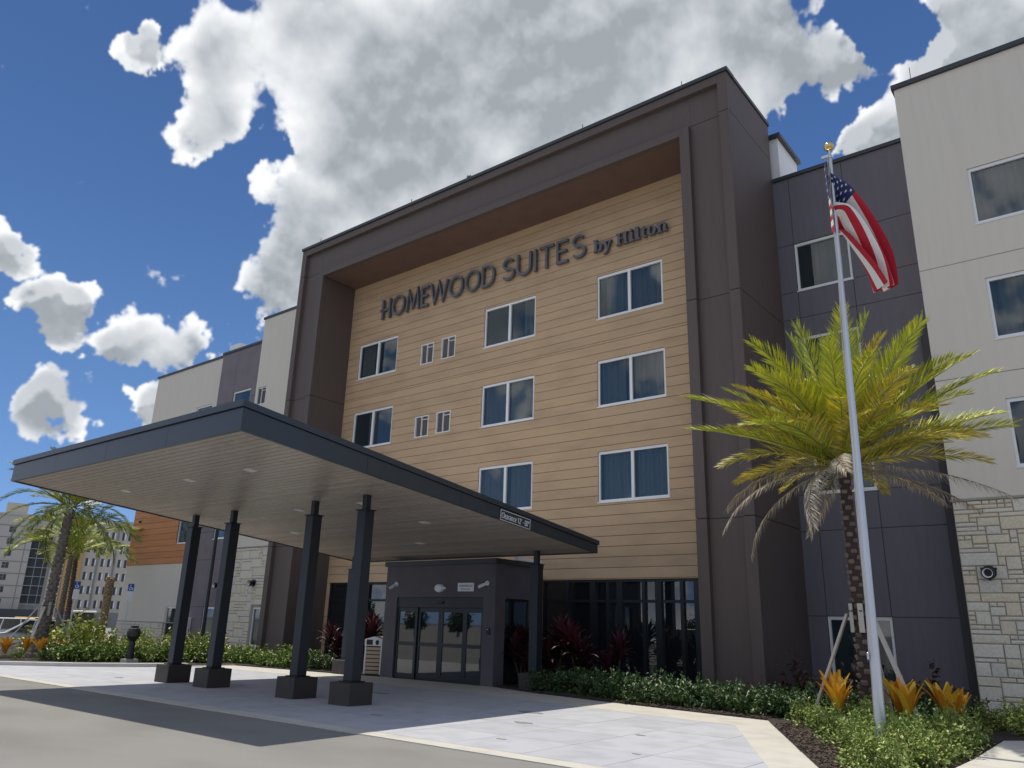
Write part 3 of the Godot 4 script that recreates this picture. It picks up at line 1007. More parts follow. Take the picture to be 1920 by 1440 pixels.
func storefront(H: Node, x0: float, x1: float, y1: float, xs: Array) -> void:
	var s := holder("storefront", H)
	var fr := MB.new()
	fr.span(Vector3(x0, 0.0, -0.16), Vector3(x1, 0.28, -0.05))
	fr.span(Vector3(x0, y1 - 0.08, -0.16), Vector3(x1, y1 - 0.002, -0.03))
	fr.span(Vector3(x0, 0.281, -0.16), Vector3(x0 + 0.08, y1 - 0.081, -0.04))
	put("frame", fr.mesh(), M.dark_metal, s)
	for i in xs.size():
		var w := 0.11 if i % 2 == 0 else 0.20
		put("mullion", spanm(Vector3(xs[i] - w * 0.5, 0.281, -0.17), Vector3(xs[i] + w * 0.5, y1 - 0.081, -0.02)), M.dark_metal, s)
	put("transom", spanm(Vector3(x0 + 0.081, 2.30, -0.15), Vector3(x1, 2.38, -0.035)), M.dark_metal, s)
	var ed := [x0] + xs + [x1]
	for i in ed.size() - 1:
		put("pane", spanm(Vector3(ed[i] + 0.04, 0.27, -0.10), Vector3(ed[i + 1] - 0.04, 2.31, -0.092)), M.store_glass, s)
		put("pane", spanm(Vector3(ed[i] + 0.04, 2.37, -0.10), Vector3(ed[i + 1] - 0.04, y1 - 0.07, -0.092)), M.store_glass, s)
	var r := MB.new()
	r.span(Vector3(x0 - 0.3, -0.02, -6.0), Vector3(x1 + 0.3, 0.02, -0.25))
	put("lobby_floor", r.mesh(), M.floor_tile, s)
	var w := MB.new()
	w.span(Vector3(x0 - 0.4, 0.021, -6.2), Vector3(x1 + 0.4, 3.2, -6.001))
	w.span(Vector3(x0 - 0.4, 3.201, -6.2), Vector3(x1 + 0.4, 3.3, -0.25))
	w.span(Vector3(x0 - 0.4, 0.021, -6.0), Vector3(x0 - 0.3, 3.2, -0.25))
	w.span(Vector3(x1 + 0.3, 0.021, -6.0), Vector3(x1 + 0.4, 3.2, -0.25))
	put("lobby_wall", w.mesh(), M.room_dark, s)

# ---- the drive-in canopy -----------------------------------------------------------------
const CX0 := -8.889
const CX1 := 0.439
const CZ0 := 3.163
const CZ1 := 13.82
const CSL := 0.0967

func cany(z: float) -> float:
	return 4.438 + CSL * (z - CZ1)

func build_canopy() -> void:
	var K := thing("entrance_canopy", "big dark drive-in canopy with a boarded soffit rising on black posts before the doors", "canopy")
	var th := func(z: float) -> float: return lerpf(0.326, 0.496, (z - CZ0) / (CZ1 - CZ0))
	var fa := 0.06
	# sloping slabs between two z, given heights over the soffit at both ends
	var slab := func(b: MB, x0: float, x1: float, z0: float, z1: float, a0: float, a1: float, b0: float, b1: float) -> void:
		var p := func(x: float, z: float, y: float) -> Vector3: return Vector3(x, y, z)
		var y00 := cany(z0) + a0
		var y01 := cany(z0) + a1
		var y10 := cany(z1) + b0
		var y11 := cany(z1) + b1
		b.quad(p.call(x0, z0, y01), p.call(x1, z0, y01), p.call(x1, z1, y11), p.call(x0, z1, y11), Vector3.UP)
		b.quad(p.call(x0, z0, y00), p.call(x1, z0, y00), p.call(x1, z1, y10), p.call(x0, z1, y10), Vector3.DOWN)
		b.quad(p.call(x0, z0, y00), p.call(x0, z1, y10), p.call(x0, z1, y11), p.call(x0, z0, y01), Vector3.LEFT)
		b.quad(p.call(x1, z0, y00), p.call(x1, z1, y10), p.call(x1, z1, y11), p.call(x1, z0, y01), Vector3.RIGHT)
		b.quad(p.call(x0, z1, y10), p.call(x1, z1, y10), p.call(x1, z1, y11), p.call(x0, z1, y11), Vector3.BACK)
		b.quad(p.call(x0, z0, y00), p.call(x1, z0, y00), p.call(x1, z0, y01), p.call(x0, z0, y01), Vector3.FORWARD)
	var tb: float = th.call(CZ0)
	var tf: float = th.call(CZ1)
	var c := 0.12
	# fascia: metal panels with open seams
	var runs := []
	for k in 4:
		var u0 := lerpf(CX0, CX1, k / 4.0) + (0.004 if k else 0.0)
		var u1 := lerpf(CX0, CX1, (k + 1) / 4.0) - (0.004 if k < 3 else 0.0)
		runs.append([u0, u1, CZ1 - fa, CZ1])
		runs.append([u0, u1, CZ0, CZ0 + fa - 0.001])
		var w0 := lerpf(CZ0 + fa, CZ1 - fa - 0.001, k / 4.0) + (0.004 if k else 0.0)
		var w1 := lerpf(CZ0 + fa, CZ1 - fa - 0.001, (k + 1) / 4.0) - (0.004 if k < 3 else 0.0)
		runs.append([CX0, CX0 + fa, w0, w1])
		runs.append([CX1 - fa, CX1, w0, w1])
	for q in runs:
		var b := MB.new()
		slab.call(b, q[0], q[1], q[2], q[3], 0.0, float(th.call(q[2])) - c, 0.0, float(th.call(q[3])) - c)
		put("fascia", b.mesh(), M.fascia, K)
	for q in [[CX0 - 0.035, CX1 + 0.035, CZ1 - 0.2, CZ1 + 0.035], [CX0 - 0.035, CX0 + 0.2, CZ0 + 0.2, CZ1 - 0.201], [CX1 - 0.2, CX1 + 0.035, CZ0 + 0.2, CZ1 - 0.201], [CX0 - 0.035, CX1 + 0.035, CZ0 - 0.035, CZ0 + 0.199]]:
		var b := MB.new()
		slab.call(b, q[0], q[1], q[2], q[3], float(th.call(q[2])) - c + 0.012, float(th.call(q[2])), float(th.call(q[3])) - c + 0.012, float(th.call(q[3])))
		put("drip_edge", b.mesh(), M.fascia, K)
	var rf_ := MB.new()
	slab.call(rf_, CX0 + 0.21, CX1 - 0.21, CZ0 + 0.21, CZ1 - 0.21, tb - 0.1, tb - 0.02, tf - 0.1, tf - 0.02)
	put("roof_deck", rf_.mesh(), M.roof_white, K)
	var so := MB.new()
	slab.call(so, CX0 + fa + 0.001, CX1 - fa - 0.001, CZ0 + fa + 0.001, CZ1 - fa - 0.001, 0.045, 0.06, 0.045, 0.06)
	var sof := put("soffit", so.mesh(), M.soffit_joint, K)
	var n := 70
	var z0 := CZ0 + fa + 0.002
	var dz := (CZ1 - fa - 0.002 - z0) / n
	for k in n:
		var b := MB.new()
		var za := z0 + dz * k + 0.008
		var zb := z0 + dz * (k + 1) - 0.008
		slab.call(b, CX0 + fa + 0.003, CX1 - fa - 0.003, za, zb, 0.026 + rf(-0.001, 0.001), 0.044, 0.026, 0.044)
		put("plank", b.mesh(), M["soffit%d" % (rng.randi() % 4)], sof)
	var tilt := Basis(Vector3.RIGHT, -atan(CSL))
	for q in [[-1.84, 12.1], [-4.04, 12.1], [-6.81, 12.1], [-3.98, 9.3], [-6.73, 7.36], [-1.75, 7.36], [-3.94, 5.29], [-1.75, 9.3], [-6.7, 9.3]]:
		var dl := holder("downlight", K, Vector3(q[0], cany(q[1]) + 0.026, q[1]))
		dl.basis = tilt
		var b := MB.new()
		for e in [[0.0, 0.085, 0.2, 0.03], [0.0, -0.085, 0.2, 0.03], [0.085, 0.0, 0.03, 0.14], [-0.085, 0.0, 0.03, 0.14]]:
			b.box(Vector3(e[0], -0.004, e[1]), Vector3(e[2], 0.012, e[3]))
		put("trim", b.mesh(), M.white_metal, dl)
		put("lens", spanm(Vector3(-0.069, -0.003, -0.069), Vector3(0.069, 0.004, 0.069)), M.lens, dl)
	for q in [[-1.02, 9.80], [-2.73, 9.80], [-5.90, 9.80], [-7.65, 9.80], [-1.15, 3.66], [-8.2, 3.9]]:
		var z: float = q[1]
		var back := z < 5.0
		var cn := holder("column", K, Vector3(q[0], 0, z))
		put("pedestal", boxm(Vector3(0.6, 0.42, 0.6), 0.012), M.pedestal, cn).position.y = 0.21
		var top := cany(z) - 0.30 if not back else 3.12
		put("post", boxm(Vector3(0.25, top - 0.442, 0.25), 0.008), M.post, cn).position.y = (top + 0.442) * 0.5
		put("base_plate", boxm(Vector3(0.36, 0.02, 0.36), 0.004), M.dark_metal, cn).position.y = 0.431
		put("cap_plate", boxm(Vector3(0.30, 0.02, 0.30)), M.post, cn).position.y = top + 0.011
		put("neck", boxm(Vector3(0.13, cany(z) + 0.03 - top - 0.022, 0.13), 0.006), M.post, cn).position.y = (cany(z) + 0.03 + top + 0.022) * 0.5

func text(s: String, size: float, depth: float, font_name := "Droid Sans", bold := false) -> TextMesh:
	var f := SystemFont.new()
	f.font_names = PackedStringArray([font_name])
	if bold:
		f.font_weight = 700
	var t := TextMesh.new()
	t.text = s
	t.font = f
	t.font_size = 64
	t.pixel_size = size / 64.0
	t.depth = depth
	t.curve_step = 1.5
	return t

# thin capital letters out of strokes: name of the letter -> points on a unit height
func glyph(ch: String) -> Array:
	var arc := func(cx: float, cy: float, rx: float, ry: float, a0: float, a1: float, n: int) -> PackedVector2Array:
		var p := PackedVector2Array()
		for i in n + 1:
			var a := deg_to_rad(lerpf(a0, a1, float(i) / n))
			p.append(Vector2(cx + cos(a) * rx, cy + sin(a) * ry))
		return p
	var P := func(a: Array) -> PackedVector2Array:
		var p := PackedVector2Array()
		for i in range(0, a.size(), 2):
			p.append(Vector2(a[i], a[i + 1]))
		return p
	match ch:
		"H": return [0.66, [P.call([0.06, 0, 0.06, 1]), P.call([0.60, 0, 0.60, 1]), P.call([-0.12, 0.46, 0.60, 0.46])]]
		"O": return [0.98, [arc.call(0.49, 0.5, 0.43, 0.45, 0, 348.75, 31)], true]
		"M": return [0.98, [P.call([0.04, 0, 0.17, 1, 0.49, 0.16, 0.81, 1, 0.94, 0])]]
		"E": return [0.56, [P.call([0.52, 0.05, 0.06, 0.05, 0.06, 0.95, 0.52, 0.95]), P.call([0.06, 0.52, 0.46, 0.52])]]
		"W": return [1.16, [P.call([0.0, 1, 0.28, 0.04, 0.58, 0.95, 0.88, 0.04, 1.16, 1])]]
		"D":
			var a: PackedVector2Array = arc.call(0.32, 0.5, 0.44, 0.45, -90, 90, 16)
			var p := PackedVector2Array([Vector2(0.06, 0.05)])
			p.append_array(a)
			p.append(Vector2(0.06, 0.95))
			return [0.80, [p], true]
		"S":
			var p: PackedVector2Array = arc.call(0.31, 0.73, 0.23, 0.22, 35, 250, 12)
			p.append_array(arc.call(0.31, 0.28, 0.26, 0.23, 75, -150, 13))
			return [0.60, [p]]
		"U":
			var p := PackedVector2Array([Vector2(0.06, 1)])
			p.append_array(arc.call(0.36, 0.34, 0.30, 0.29, 180, 360, 14))
			p.append(Vector2(0.66, 1))
			return [0.72, [p]]
		"I": return [0.12, [P.call([0.06, 0, 0.06, 1])]]
		"T": return [0.66, [P.call([0.33, 0, 0.33, 0.95]), P.call([0.0, 0.95, 0.66, 0.95])]]
	return [0.3, []]

func build_signs() -> void:
	var s := thing("building_sign", "long line of raised charcoal letters high on the wood-look wall", "sign", Vector3(0, 13.87, 0.0))
	for w in [["HOMEWOOD", -12.28, -6.03], ["SUITES", -5.65, -1.92]]:
		var total := 0.0
		for ch in w[0]:
			total += float(glyph(ch)[0]) + 0.13
		total -= 0.13
		var k: float = (w[2] - w[1]) / total
		var x: float = w[1]
		for ch in w[0]:
			var gl := glyph(ch)
			var b := MB.new()
			for pl: PackedVector2Array in gl[1]:
				var q := PackedVector2Array()
				for p in pl:
					q.append(Vector2(x + p.x * k, p.y * 0.90))
				b.stroke(q, 0.092, 0.05, 0.17, gl.size() > 2)
			put("letter", b.mesh(), M.letter, s)
			x += (float(gl[0]) + 0.13) * k
	var x := -1.58
	for q in [["b", 0.30], ["y", 0.42], ["H", 0.445], ["i", 0.20], ["l", 0.20], ["t", 0.22], ["o", 0.30], ["n", 0.30]]:
		var t := text(q[0], 0.60, 0.12, "Droid Serif", true)
		t.horizontal_alignment = HORIZONTAL_ALIGNMENT_LEFT
		t.vertical_alignment = VERTICAL_ALIGNMENT_BOTTOM
		var o := put("letter", t, M.letter, s)
		var bb := t.get_aabb()
		o.position = Vector3(x - bb.position.x, -(bb.position.y if q[0] != "y" else bb.end.y - 0.31), 0.11)
		x += bb.size.x + 0.035
		if q[0] == "y":
			x += 0.14
	# clearance plate on the canopy's right fascia
	var c := thing("clearance_sign", "small outlined clearance plate on the canopy's right fascia", "sign", Vector3(CX1 + 0.004, 3.86, 6.64))
	c.basis = Basis(Vector3.UP, PI / 2) * Basis(Vector3.BACK, -atan(CSL))
	put("plate", spanm(Vector3(-0.56, -0.125, 0), Vector3(0.56, 0.125, 0.008)), M.fascia, c)
	var fr := MB.new()
	for e in [[-0.55, 0.105, 0.55, 0.117], [-0.55, -0.117, 0.55, -0.105], [-0.55, -0.104, -0.538, 0.104], [0.538, -0.104, 0.55, 0.104]]:
		fr.span(Vector3(e[0], e[1], 0.008), Vector3(e[2], e[3], 0.012))
	put("border", fr.mesh(), M.white_metal, c)
	var t := put("lettering", text("Clearance 12' - 00\"", 0.172, 0.006), M.white_metal, c)
	var tb: AABB = t.mesh.get_aabb()
	t.scale.x = 1.02 / tb.size.x
	t.position = Vector3(-tb.get_center().x * t.scale.x, -tb.get_center().y, 0.011)
	# name plate, cameras, lamp, reader over the doors
	var p := thing("name_plaque", "small white name plaque over the glass doors", "sign", Vector3(-3.5, 2.555, 3.801))
	put("plate", spanm(Vector3(-0.30, -0.115, 0), Vector3(0.30, 0.115, 0.02), 0.004), M.window_white, p)
	var l1 := put("lettering", text("HOMEWOOD", 0.085, 0.004), M.dark_metal, p)
	l1.position = Vector3(0, 0.03, 0.021)
	var l2 := put("lettering", text("SUITES by Hilton", 0.046, 0.004), M.dark_metal, p)
	l2.position = Vector3(0, -0.055, 0.021)
	var lamp := thing("emergency_lamp", "white oval lamp on the grey wall above the doors", "lamp", Vector3(-4.5, 2.53, 3.80))
	var b := MB.new()
	var xf := Transform3D(Basis(Vector3.RIGHT, PI / 2).scaled(Vector3(1.55, 1, 1)), Vector3.ZERO)
	b.lathe([Vector2(0.0, 0.09), Vector2(0.08, 0.085), Vector2(0.11, 0.06), Vector2(0.115, 0.0)], 20, xf)
	put("housing", b.mesh(), M.window_white, lamp)
	put("side_head", spanm(Vector3(0.15, -0.03, 0.01), Vector3(0.25, 0.035, 0.07), 0.012), M.window_white, lamp)
	for q in [[-6.30, 2.66, -0.9, "security camera with a dark lens at the left corner above the doors"], [-2.72, 2.65, 1.15, "white security camera at the right corner above the doors"]]:
		var sc := thing("security_camera", q[3], "security camera", Vector3(q[0], q[1], 3.80))
		var m := MB.new()
		m.lathe([Vector2(0.0, 0.05), Vector2(0.06, 0.045), Vector2(0.07, 0.0)], 14, Transform3D(Basis(Vector3.RIGHT, PI / 2), Vector3.ZERO))
		put("mount", m.mesh(), M.window_white, sc)
		var d := Vector3(-0.75 * signf(q[2]), -0.35, 0.35).normalized() if q[2] > 0 else Vector3(-0.35, -0.55, 0.7).normalized()
		var g := MB.new()
		g.tube([Vector3(0, -0.01, 0.05), Vector3(0, -0.01, 0.05) + d * 0.10, Vector3(0, -0.01, 0.05) + d * 0.24], [0.03, 0.045, 0.045], 12)
		put("barrel", g.mesh(), M.window_white, sc)
		var e := MB.new()
		e.tube([Vector3(0, -0.01, 0.05) + d * 0.241, Vector3(0, -0.01, 0.05) + d * 0.25], [0.036, 0.036], 12)
		put("lens", e.mesh(), M.black, sc)
	var rd := thing("card_reader", "small black card reader beside the doors", "card reader", Vector3(-2.62, 1.4, 3.801))
	put("body", spanm(Vector3(-0.055, -0.09, 0), Vector3(0.055, 0.09, 0.04), 0.008), M.black, rd)
	put("indicator", spanm(Vector3(-0.03, 0.04, 0.04), Vector3(0.01, 0.055, 0.043)), M.lens, rd)
	# barrel lamps on the walls
	for q in [[8.74, 2.99, 0.05, "black round wall lamp on the stone wall of the right wing"], [-19.4, 3.05, 0.05, "black cone wall lamp on the stone tower left of the portal"], [-23.9, 3.05, -1.0, "black cone wall lamp on the plum wall"], [-33.9, 6.75, -1.55, "small wall fitting at the top corner of the orange boards"]]:
		var wl := thing("wall_lamp", q[3], "wall lamp", Vector3(q[0], q[1], q[2]))
		var k := 1.0 if q[1] < 5.0 else 0.5
		var m := MB.new()
		m.lathe([Vector2(0.0, 0.0), Vector2(0.15, 0.0), Vector2(0.15, 0.03), Vector2(0.0, 0.03)], 18, Transform3D(Basis(Vector3.RIGHT, PI / 2).scaled(Vector3.ONE * k), Vector3.ZERO))
		for a in 3:
			m.box(Vector3(cos(a * TAU / 3 + 0.5) * 0.155, sin(a * TAU / 3 + 0.5) * 0.155, 0.02) * k, Vector3(0.05, 0.05, 0.03) * k)
		put("wall_plate", m.mesh(), M.black, wl)
		var h := MB.new()
		var hb := Basis(Vector3.RIGHT, PI / 2 + 0.12).scaled(Vector3.ONE * k)
		h.lathe([Vector2(0.0, 0.02), Vector2(0.06, 0.03), Vector2(0.13, 0.16), Vector2(0.132, 0.26), Vector2(0.105, 0.26)], 20, Transform3D(hb, Vector3.ZERO))
		put("hood", h.mesh(), M.black, wl)
		var r := MB.new()
		r.lathe([Vector2(0.105, 0.26), Vector2(0.085, 0.24), Vector2(0.08, 0.13)], 20, Transform3D(hb, Vector3.ZERO))
		put("inner_rim", r.mesh(), M.window_white, wl)
		var e := MB.new()
		e.lathe([Vector2(0.0, 0.13), Vector2(0.08, 0.13)], 20, Transform3D(hb, Vector3.ZERO))
		put("reflector", e.mesh(), M.black, wl)

# ---- ground ------------------------------------------------------------------------------
func poly(a: Array) -> PackedVector2Array:
	var p := PackedVector2Array()
	for q in a:
		p.append(Vector2(q[0], q[1]))
	return p

var walk_back := [[-13.3, 4.45], [-8.6, 4.12], [-6.76, 3.80], [-2.43, 3.80], [-0.64, 4.40], [1.5, 4.80], [3.47, 5.14], [4.4, 5.27], [5.55, 5.42], [5.95, 6.21]]
var plaza_back := [[-13.3, 5.75], [-8.0, 5.62], [-4.5, 5.62], [-1.35, 5.62], [0.5, 5.95], [2.16, 6.28], [3.46, 6.45], [5.46, 6.70]]
var curb_line := [[-13.3, 4.5], [-13.35, 6.2], [-13.7, 7.6], [-14.5, 9.2], [-16.2, 11.0], [-18.5, 12.1], [-23.0, 12.9], [-30.0, 13.0]]

func build_ground() -> void:
	var b := MB.new()
	var xs := [900.0, -24.0, -30.0, -38.0, -46.0, -900.0]
	var hs := [0.0, 0.0, -0.3, -0.9, -1.2, -1.2]
	for i in 5:
		for q in [[-900.0, -20.0], [-20.0, 20.0], [20.0, 900.0]]:
			b.quad(Vector3(xs[i], hs[i], q[0]), Vector3(xs[i + 1], hs[i + 1], q[0]), Vector3(xs[i + 1], hs[i + 1], q[1]), Vector3(xs[i], hs[i], q[1]), Vector3.UP)
	structure("road", b.mesh(), M.asphalt, "pale worn asphalt drive and car park around the hotel")
	# paved court under the canopy: big scored slabs
	var court := poly([[-24.0, 12.06], [-18.3, 12.06], [-16.1, 10.95], [-14.4, 9.15], [-13.6, 7.55], [-13.25, 6.2], [-13.3, 5.75]] + plaza_back.slice(1) + [[7.46, 10.46], [8.30, 12.06]])
	var pm := MB.new()
	pm.prism(court, -0.02, 0.005)
	var plaza := structure("plaza", pm.mesh(), M.joint, "blue-grey paved court of large scored slabs under the canopy")
	var step := 1.22
	for i in range(-20, 8):
		for j in range(0, 6):
			var x := i * step
			var z := 12.05 - (j + 1) * step
			var q := poly([[x + 0.004, z + 0.004], [x + step - 0.004, z + 0.004], [x + step - 0.004, z + step - 0.004], [x + 0.004, z + step - 0.004]])
			for p: PackedVector2Array in Geometry2D.intersect_polygons(q, court):
				if p.size() < 3:
					continue
				var m := MB.new()
				m.prism(p, -0.01, 0.012 + rf(0, 0.0012))
				put("slab", m.mesh(), M[["slab", "slab_dark", "slab_light", "slab"][rng.randi() % 4]], plaza)
	for q in [[2.0, 8.0, 0.22], [2.9, 9.4, 0.16], [5.0, 9.2, 0.07], [0.6, 10.6, 0.10], [-2.6, 7.6, 0.2], [-6.0, 9.0, 0.16], [3.9, 11.2, 0.06], [5.9, 10.9, 0.05], [-9.5, 10.2, 0.14]]:
		var p := PackedVector2Array()
		for k in 14:
			var a := TAU * k / 14.0
			var r2: float = q[2] * rf(0.6, 1.1)
			p.append(Vector2(q[0] + cos(a) * r2 * 1.5, q[1] + sin(a) * r2 * 0.7))
		var m := MB.new()
		m.prism(p, 0.0, 0.0172)
		put("stain", m.mesh(), M.stain, plaza)
	var w := MB.new()
	var fw := plaza_back.duplicate()
	fw.reverse()
	w.prism(poly(walk_back + fw), -0.02, 0.015)
	w.prism(poly([[5.46, 6.70], [5.95, 6.21], [7.91, 10.01], [9.02, 12.2], [8.30, 12.06], [7.46, 10.46]]), -0.02, 0.0152)
	structure("walkway", w.mesh(), M.concrete, "pale concrete walk between the court and the planting beds")
	var bd := MB.new()
	bd.span(Vector3(-24.0, -0.02, 12.061), Vector3(8.30, 0.014, 12.38))
	structure("concrete_band", bd.mesh(), M.concrete, "narrow pale concrete band between the court and the asphalt")
	var sw := MB.new()
	sw.prism(poly([[9.36, 5.86], [9.75, 5.42], [16, 5.42], [16, 12.6], [9.05, 12.6], [9.05, 12.21], [9.2, 12.1], [9.36, 8.4]]), -0.02, 0.10)
	structure("side_walk", sw.mesh(), M.concrete, "pale raised concrete walk right of the palm bed")
	# beds
	var rb := MB.new()
	var wb := walk_back.slice(4)
	wb.reverse()
	rb.prism(poly([[-2.43, -1.45], [14.6, -1.45], [14.6, 5.42], [9.75, 5.42], [9.36, 5.86], [9.36, 8.4], [9.18, 12.2], [9.02, 12.2], [7.91, 10.01]] + wb + [[-2.43, 3.80]]), -0.02, 0.04)
	structure("mulch_bed", rb.mesh(), M.mulch, "dark mulch bed along the wall and round the palm")
	var lb := MB.new()
	var cl := curb_line.duplicate()
	lb.prism(poly([[-6.77, -1.6], [-6.77, 3.8], [-8.6, 4.12]] + cl + [[-33, 6], [-36, -1.6]]), -0.4, 0.045)
	structure("mulch_bed", lb.mesh(), M.mulch, "dark mulch bed on the left, behind the curb")
	var cm := MB.new()
	for i in cl.size() - 1:
		var a := Vector2(cl[i][0], cl[i][1])
		var e := Vector2(cl[i + 1][0], cl[i + 1][1])
		var d := (e - a).normalized()
		var o := Vector2(d.y, -d.x) * 0.17
		if o.dot(Vector2(1, 1)) < 0:
			o = -o
		cm.prism(PackedVector2Array([a - o - d * 0.03, e - o + d * 0.03, e + o + d * 0.03, a + o - d * 0.03]), -0.02, (0.03 if i == 0 else 0.11) + i * 0.0004)
	structure("curb", cm.mesh(), M.concrete, "pale concrete curb along the left planting bed")
	var lw := MB.new()
	lw.prism(poly([[-33.0, 6.0], [-29.8, 13.0], [-33, 18], [-50, 22], [-50, 4]]), -1.6, -0.2)
	structure("lawn", lw.mesh(), M.lawn, "strip of lawn beyond the left bed")
	# bark chips on the near bed
	var chip := boxm(Vector3(0.06, 0.012, 0.022))
	var mm := MultiMesh.new()
	mm.transform_format = MultiMesh.TRANSFORM_3D
	mm.mesh = chip
	mm.instance_count = 9000
	var region := poly([[5.95, 6.21], [7.91, 10.01], [9.02, 12.2], [9.18, 12.2], [9.36, 8.4], [9.36, 5.86], [6.5, 4.8]])
	var edge := poly([[-0.6, 4.40], [1.5, 4.80], [3.47, 5.14], [5.55, 5.42], [5.55, 4.4], [-0.6, 3.4]])
	for i in 9000:
		var p := Vector2.ZERO
		while true:
			p = Vector2(rf(-1.0, 9.4), rf(3.4, 12.2))
			if Geometry2D.is_point_in_polygon(p, region) or Geometry2D.is_point_in_polygon(p, edge):
				break
		mm.set_instance_transform(i, Transform3D(Basis.from_euler(Vector3(rf(-0.5, 0.5), rf(0, TAU), rf(-0.5, 0.5))).scaled(Vector3.ONE * rf(0.5, 1.3)), Vector3(p.x, 0.045 + rf(0, 0.014), p.y)))
	var mi := MultiMeshInstance3D.new()
	mi.name = "bark_chips"
	mi.multimesh = mm
	mi.material_override = M.chip
	mi.set_meta("kind", "stuff")
	mi.set_meta("label", "brown bark chips on the near planting bed")
	add_child(mi)

# ---- plants ------------------------------------------------------------------------------
func leaf(b: MB, at: Vector3, dir: Vector3, up: Vector3, l: float, w: float, c: Color) -> void:
	var s := dir.cross(up).normalized()
	var m := at + dir * l * 0.5
	var tip := at + dir * l - up * l * 0.12
	b.col = c
	b.tri(at, m + s * w * 0.5 + up * w * 0.15, tip, up)
	b.tri(at, m - s * w * 0.5 + up * w * 0.15, tip, up)

func rand_dir() -> Vector3:
	var y := rf(-1, 1)
	var a := rf(0, TAU)
	var r := sqrt(1.0 - y * y)
	return Vector3(r * cos(a), y, r * sin(a))

func foliage(n: int, size: Vector3, l: float, w: float, ca: Color, cb: Color, sprigs := 16) -> ArrayMesh:
	var b := MB.new()
	var tips := []
	for i in sprigs:
		var d := rand_dir()
		d.y = absf(d.y) * 0.9 + 0.05
		tips.append(d.normalized() * (rf(0.62, 1.05) if i % 6 else rf(1.1, 1.32)))
	for i in n:
		# leaves gather along sprigs, so that the outline is ragged and gaps stay open
		var t: Vector3 = tips[rng.randi() % sprigs]
		var f := pow(rf(0.02, 1.0), 0.55)
		var p := Vector3(t.x * f, t.y * f, t.z * f) + rand_dir() * 0.17
		p = Vector3(p.x * size.x, maxf(0.02, p.y * size.y), p.z * size.z)
		var out := (t * 0.7 + rand_dir()).normalized()
		var up := (Vector3.UP + rand_dir() * 0.7).normalized()
		var k := rf(0.55, 1.4)
		leaf(b, p, out, up, l * k, w * k * rf(0.85, 1.15), ca.lerp(cb, rf(0, 1) * rf(0.3, 1)) * rf(0.8, 1.15))
	return b.mesh()

func stems(n: int, size: Vector3) -> ArrayMesh:
	var b := MB.new()
	for i in n:
		var d := rand_dir()
		d.y = absf(d.y) + 0.3
		d = d.normalized()
		b.tube([Vector3(d.x * 0.03, 0, d.z * 0.03), Vector3(d.x * size.x * 0.4, d.y * size.y * 0.5, d.z * size.z * 0.4), Vector3(d.x * size.x, d.y * size.y, d.z * size.z) * 0.85], [0.012, 0.008, 0.004], 5, false)
	return b.mesh()

var shrub_kinds := {}

func shrub(kind: String, at: Vector3, sc: float, label: String, group: String, called := "shrub", category := "shrub") -> void:
	if not shrub_kinds.has(kind):
		shrub_kinds[kind] = []
		for v in 3:
			var fo: ArrayMesh
			var st: ArrayMesh
			var mt: Material = M.leaf_bright
			match kind:
				"small":
					fo = foliage(1300, Vector3(0.40, 0.45, 0.40), 0.052, 0.03, Color(0.12, 0.18, 0.03), Color(0.40, 0.48, 0.13), 30)
					st = stems(14, Vector3(0.36, 0.42, 0.36))
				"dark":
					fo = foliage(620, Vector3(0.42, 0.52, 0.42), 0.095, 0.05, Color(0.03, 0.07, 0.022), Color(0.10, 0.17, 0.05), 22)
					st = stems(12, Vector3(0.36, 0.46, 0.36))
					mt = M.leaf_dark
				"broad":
					fo = foliage(520, Vector3(0.52, 0.62, 0.52), 0.12, 0.065, Color(0.09, 0.16, 0.03), Color(0.32, 0.38, 0.08), 22)
					st = stems(12, Vector3(0.42, 0.52, 0.42))
				"yellow":
					fo = foliage(560, Vector3(0.62, 0.85, 0.62), 0.14, 0.075, Color(0.14, 0.21, 0.03), Color(0.52, 0.48, 0.10), 24)
					st = stems(12, Vector3(0.5, 0.72, 0.5))
				"maroon":
					fo = foliage(430, Vector3(0.5, 0.8, 0.5), 0.15, 0.06, Color(0.035, 0.014, 0.012), Color(0.13, 0.05, 0.02), 20)
					st = stems(10, Vector3(0.4, 0.7, 0.4))
					mt = M.leaf_red
				"fire":
					fo = foliage(430, Vector3(0.55, 0.7, 0.55), 0.15, 0.06, Color(0.22, 0.03, 0.015), Color(0.36, 0.12, 0.02), 20)
					st = stems(10, Vector3(0.4, 0.6, 0.4))
					mt = M.leaf_red
			shrub_kinds[kind].append([fo, st, mt])
	var q: Array = shrub_kinds[kind][rng.randi() % 3]
	var o := thing(called, label, category, at, rf(0, TAU), group)
	o.scale = Vector3(sc * rf(0.9, 1.1), sc * rf(0.85, 1.12), sc * rf(0.9, 1.1))
	put("foliage", q[0], q[2], o)
	put("stem", q[1], M.stem, o)

